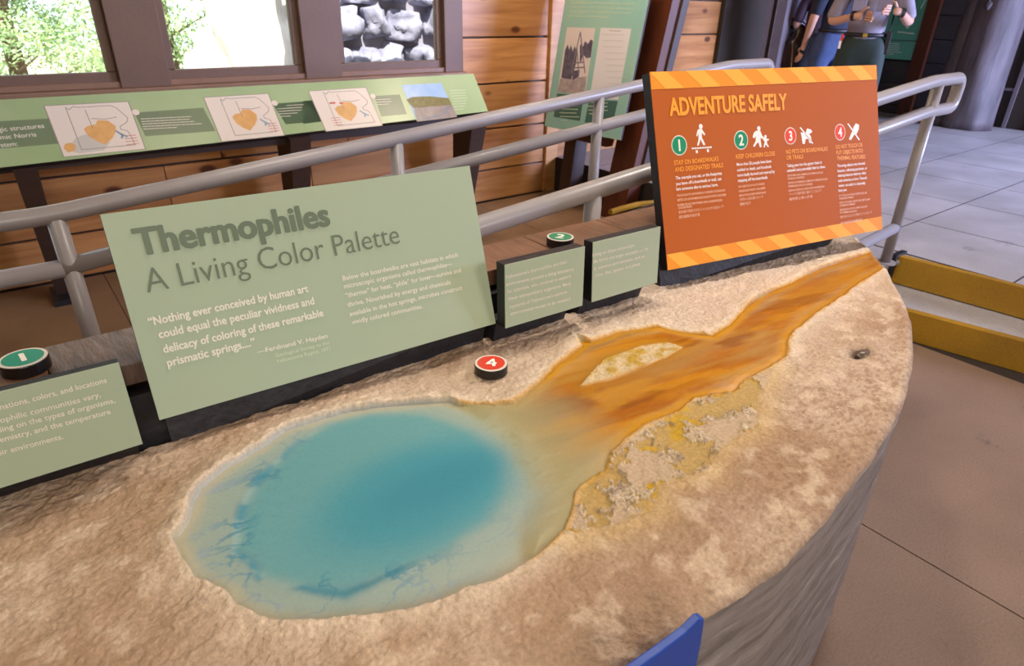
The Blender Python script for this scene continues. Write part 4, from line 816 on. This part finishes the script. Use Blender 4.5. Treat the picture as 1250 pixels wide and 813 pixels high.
for x in (-.09, .09):
    bm = bmesh.new(); box(bm, x-.05, x+.05, -.140, -.128, 1.24, 1.33); obj('shirt_pocket', bm, mShirtG, rg, bevel=.004)
for wr, d in (((-.115, -.225, 1.205), (.8, -.35, .02)), ((.215, -.25, 1.235), (-.85, -.3, .12))):
    bm = bmesh.new(); bmesh.ops.create_cone(bm, cap_ends=False, segments=20, radius1=.034, radius2=.034, depth=.028, matrix=Matrix.Translation(Vector(wr)*1.0) @ Vector(d).to_track_quat('Z', 'Y').to_matrix().to_4x4()); obj('watch_band', bm, mBlack, rg, True)
p = at = EYE+ray(1014, 60)*6.25/FPX
person((p[0], p[1], .3), math.radians(150), 'person in navy t-shirt and blue jeans standing behind the uniformed one', mNavy, mJean, mHairG, [(-1, (-.25, .02, 1.14), (-.22, -.10, .92), (0, -.3, -1)), (1, (.25, .02, 1.14), (.22, -.10, .92), (0, -.3, -1))], 1.78)
p = EYE+ray(995, 50)*7.2/FPX
person((p[0], p[1], .3), math.radians(120), 'person with long reddish hair, plum top and black trousers, seen from behind', mPlum, mBlackC, mHairR, [(-1, (-.24, .0, 1.14), (-.18, -.18, 1.06), (.4, -.8, 0)), (1, (.24, .0, 1.14), (.18, -.18, 1.06), (-.4, -.8, 0))], 1.66, long_hair=True)
p = EYE+ray(975, 40)*7.75/FPX
g4, k4 = person((p[0], p[1], .3), math.radians(-50), 'person in grey lilac shirt beside the doorway, hand lowered on a brown bag', mShirtG, mPantG, mHairB, [(-1, (-.25, -.04, 1.16), (-.12, -.24, 1.13), (.3, -.8, -.3)), (1, (.26, .0, 1.14), (.20, -.20, 1.16), (-.6, -.6, 0))], 1.76)
pb = EYE+ray(973, 57)*7.33/FPX
bg_ = empty('leather_bag', (pb[0], pb[1], .72), math.radians(-55), label='large glossy dark brown bag held by the leftmost standing person', cat='bag')
mLeather = mat('glossy brown leather', '3b2013', .25, var=.5, vscale=9, bump=.6, bscale=8)
bm = bmesh.new(); blob(bm, (0, 0, .28), (.15, .07, .36), 9, .12, 4)
for v_ in bm.verts: v_.co.x *= 1-.35*max(0, .3-v_.co.z)
obj('bag_body', bm, mLeather, bg_, True)
bm = bmesh.new(); tube(bm, [(-.10, 0, .55), (-.06, 0, .66), (0, 0, .70), (.06, 0, .66), (.10, 0, .55)], .010, 8); obj('bag_handle', bm, mLeather, bg_, True)
bm = bmesh.new(); tube(bm, [(-.06, -.075, .5), (-.02, -.088, .2), (.02, -.09, .0), (.05, -.08, .2), (.07, -.07, .5)], .006, 6); obj('bag_trim', bm, mat('tan trim', '9a7444', .4), bg_, True)

# ================================================================== OUTSIDE
mGrnd = mat('dry ground', 'b8ad94', .9, var=.3, vscale=1.5)
bx('ground', (-14, 7.2, 4.66, 26, -.3, -.12), mGrnd, kind='structure')
mStone = mat('pale stone', 'b7b6c8', .85, col2='77788e', vscale=5, bump=.9, bscale=14, objrand=.2)
mWhiteRock = mat('white boulder', 'd9d2c6', .85, var=.25, vscale=3, bump=.6, bscale=8)
pil = empty('stone_pillar', (3.25, 6.6, -.12), label='rubble stone pillar outside the right-hand window', cat='pillar')
bx('mortar_core', (-.62, 1.05, -.18, .3, 0, 3.0), mat('mortar', '9a96a0', .9), pil)
random.seed(11); z = .16; row = 0
while z < 2.9:
    x = -.75+random.uniform(0, .15); hh = random.uniform(.26, .36)
    while x < 1.05:
        wv = random.uniform(.26, .44); bm = bmesh.new(); blob(bm, (0, 0, 0), (wv*.64, .17, hh*.68), random.random()*50, .45, 3, 1.1)
        for v_ in bm.verts: v_.co = Vector((max(-wv*.5, min(wv*.5, v_.co.x)), v_.co.y, max(-hh*.5, min(hh*.5, v_.co.z))))
        o = obj('stone', bm, mStone, pil, True); o.location = (x+wv/2, -.16+random.uniform(-.04, .04), z+random.uniform(-.04, .04)); o.rotation_euler = (0, random.uniform(-.25, .25), 0); x += wv+.012
    z += hh+.012
bm = bmesh.new(); blob(bm, (2.72, 8.2, .75), (.55, .6, 1.75), 5, .22, 5, 1.3); obj('boulder', bm, mWhiteRock, None, True, label='tall sunlit white boulder outside the middle window', cat='rock')
bm = bmesh.new(); blob(bm, (1.93, 7.5, .1), (.30, .3, 1.05), 8, .22, 4, 1.3); obj('boulder', bm, mWhiteRock, None, True, label='lower pale boulder left of the tall white one, outside the window', cat='rock')
mLeaf = mat('sunlit foliage', 'b4c88c', .7, col2='86a878', vscale=2.5); mBark = mat('bark', '6b5646', .9)
mLeaf.node_tree.nodes['Principled BSDF'].inputs['Transmission Weight'].default_value = 0
def tree(x, y, h, r, label, seed, n=15000):
    rnd = np.random.RandomState(seed); e = empty('tree', (x, y, -.12), label=label, cat='tree', group='trees outside the windows')
    bm = bmesh.new(); tube(bm, [(0, 0, 0), (.05, .03, h*.5), (0, 0, h*.95)], [.13, .09, .02], 10); obj('trunk', bm, mBark, e, True)
    cl = rnd.rand(90, 3); cl[:, 2] = cl[:, 2]*.95; th = cl[:, 0]*6.283; rad = r*np.sqrt(cl[:, 1])*(1.05-cl[:, 2]*.8)
    cc_ = np.stack([np.cos(th)*rad, np.sin(th)*rad, .15+cl[:, 2]*h], 1)
    for i in range(26):
        bm = bmesh.new(); c_ = cc_[i]; tube(bm, [(0, 0, max(.3, c_[2]-.3)), tuple(c_)], [.03, .008], 5); obj('branch', bm, mBark, e)
    idx = rnd.randint(0, 90, n); ctr = cc_[idx]+rnd.randn(n, 3)*np.array([.20, .20, .15])
    a_ = rnd.randn(n, 3); a_ /= np.linalg.norm(a_, axis=1)[:, None]; b2 = rnd.randn(n, 3); b2 -= a_*(a_*b2).sum(1)[:, None]; b2 /= np.linalg.norm(b2, axis=1)[:, None]
    s_ = rnd.uniform(.018, .04, n)[:, None]
    vv = np.stack([ctr-a_*s_*1.5, ctr+b2*s_*.5, ctr+a_*s_*1.5, ctr-b2*s_*.5], 1).reshape(-1, 3)
    me = D.meshes.new('foliage'); me.from_pydata(vv.tolist(), [], np.arange(n*4).reshape(-1, 4).tolist()); link('foliage', me, mLeaf, e, kind='stuff')
tree(-.9, 8.4, 3.8, 1.3, 'bushy sunlit conifer outside the left window', 1, 26000)
tree(.5, 12.6, 4.8, 1.4, 'conifer seen between the left and middle windows', 2, 22000)
tree(2.1, 10.3, 4.7, 1.0, 'conifer behind the tall white boulder', 3)
tree(-2.9, 11.6, 4.8, 1.5, 'conifer beyond the left edge of the left window', 4)
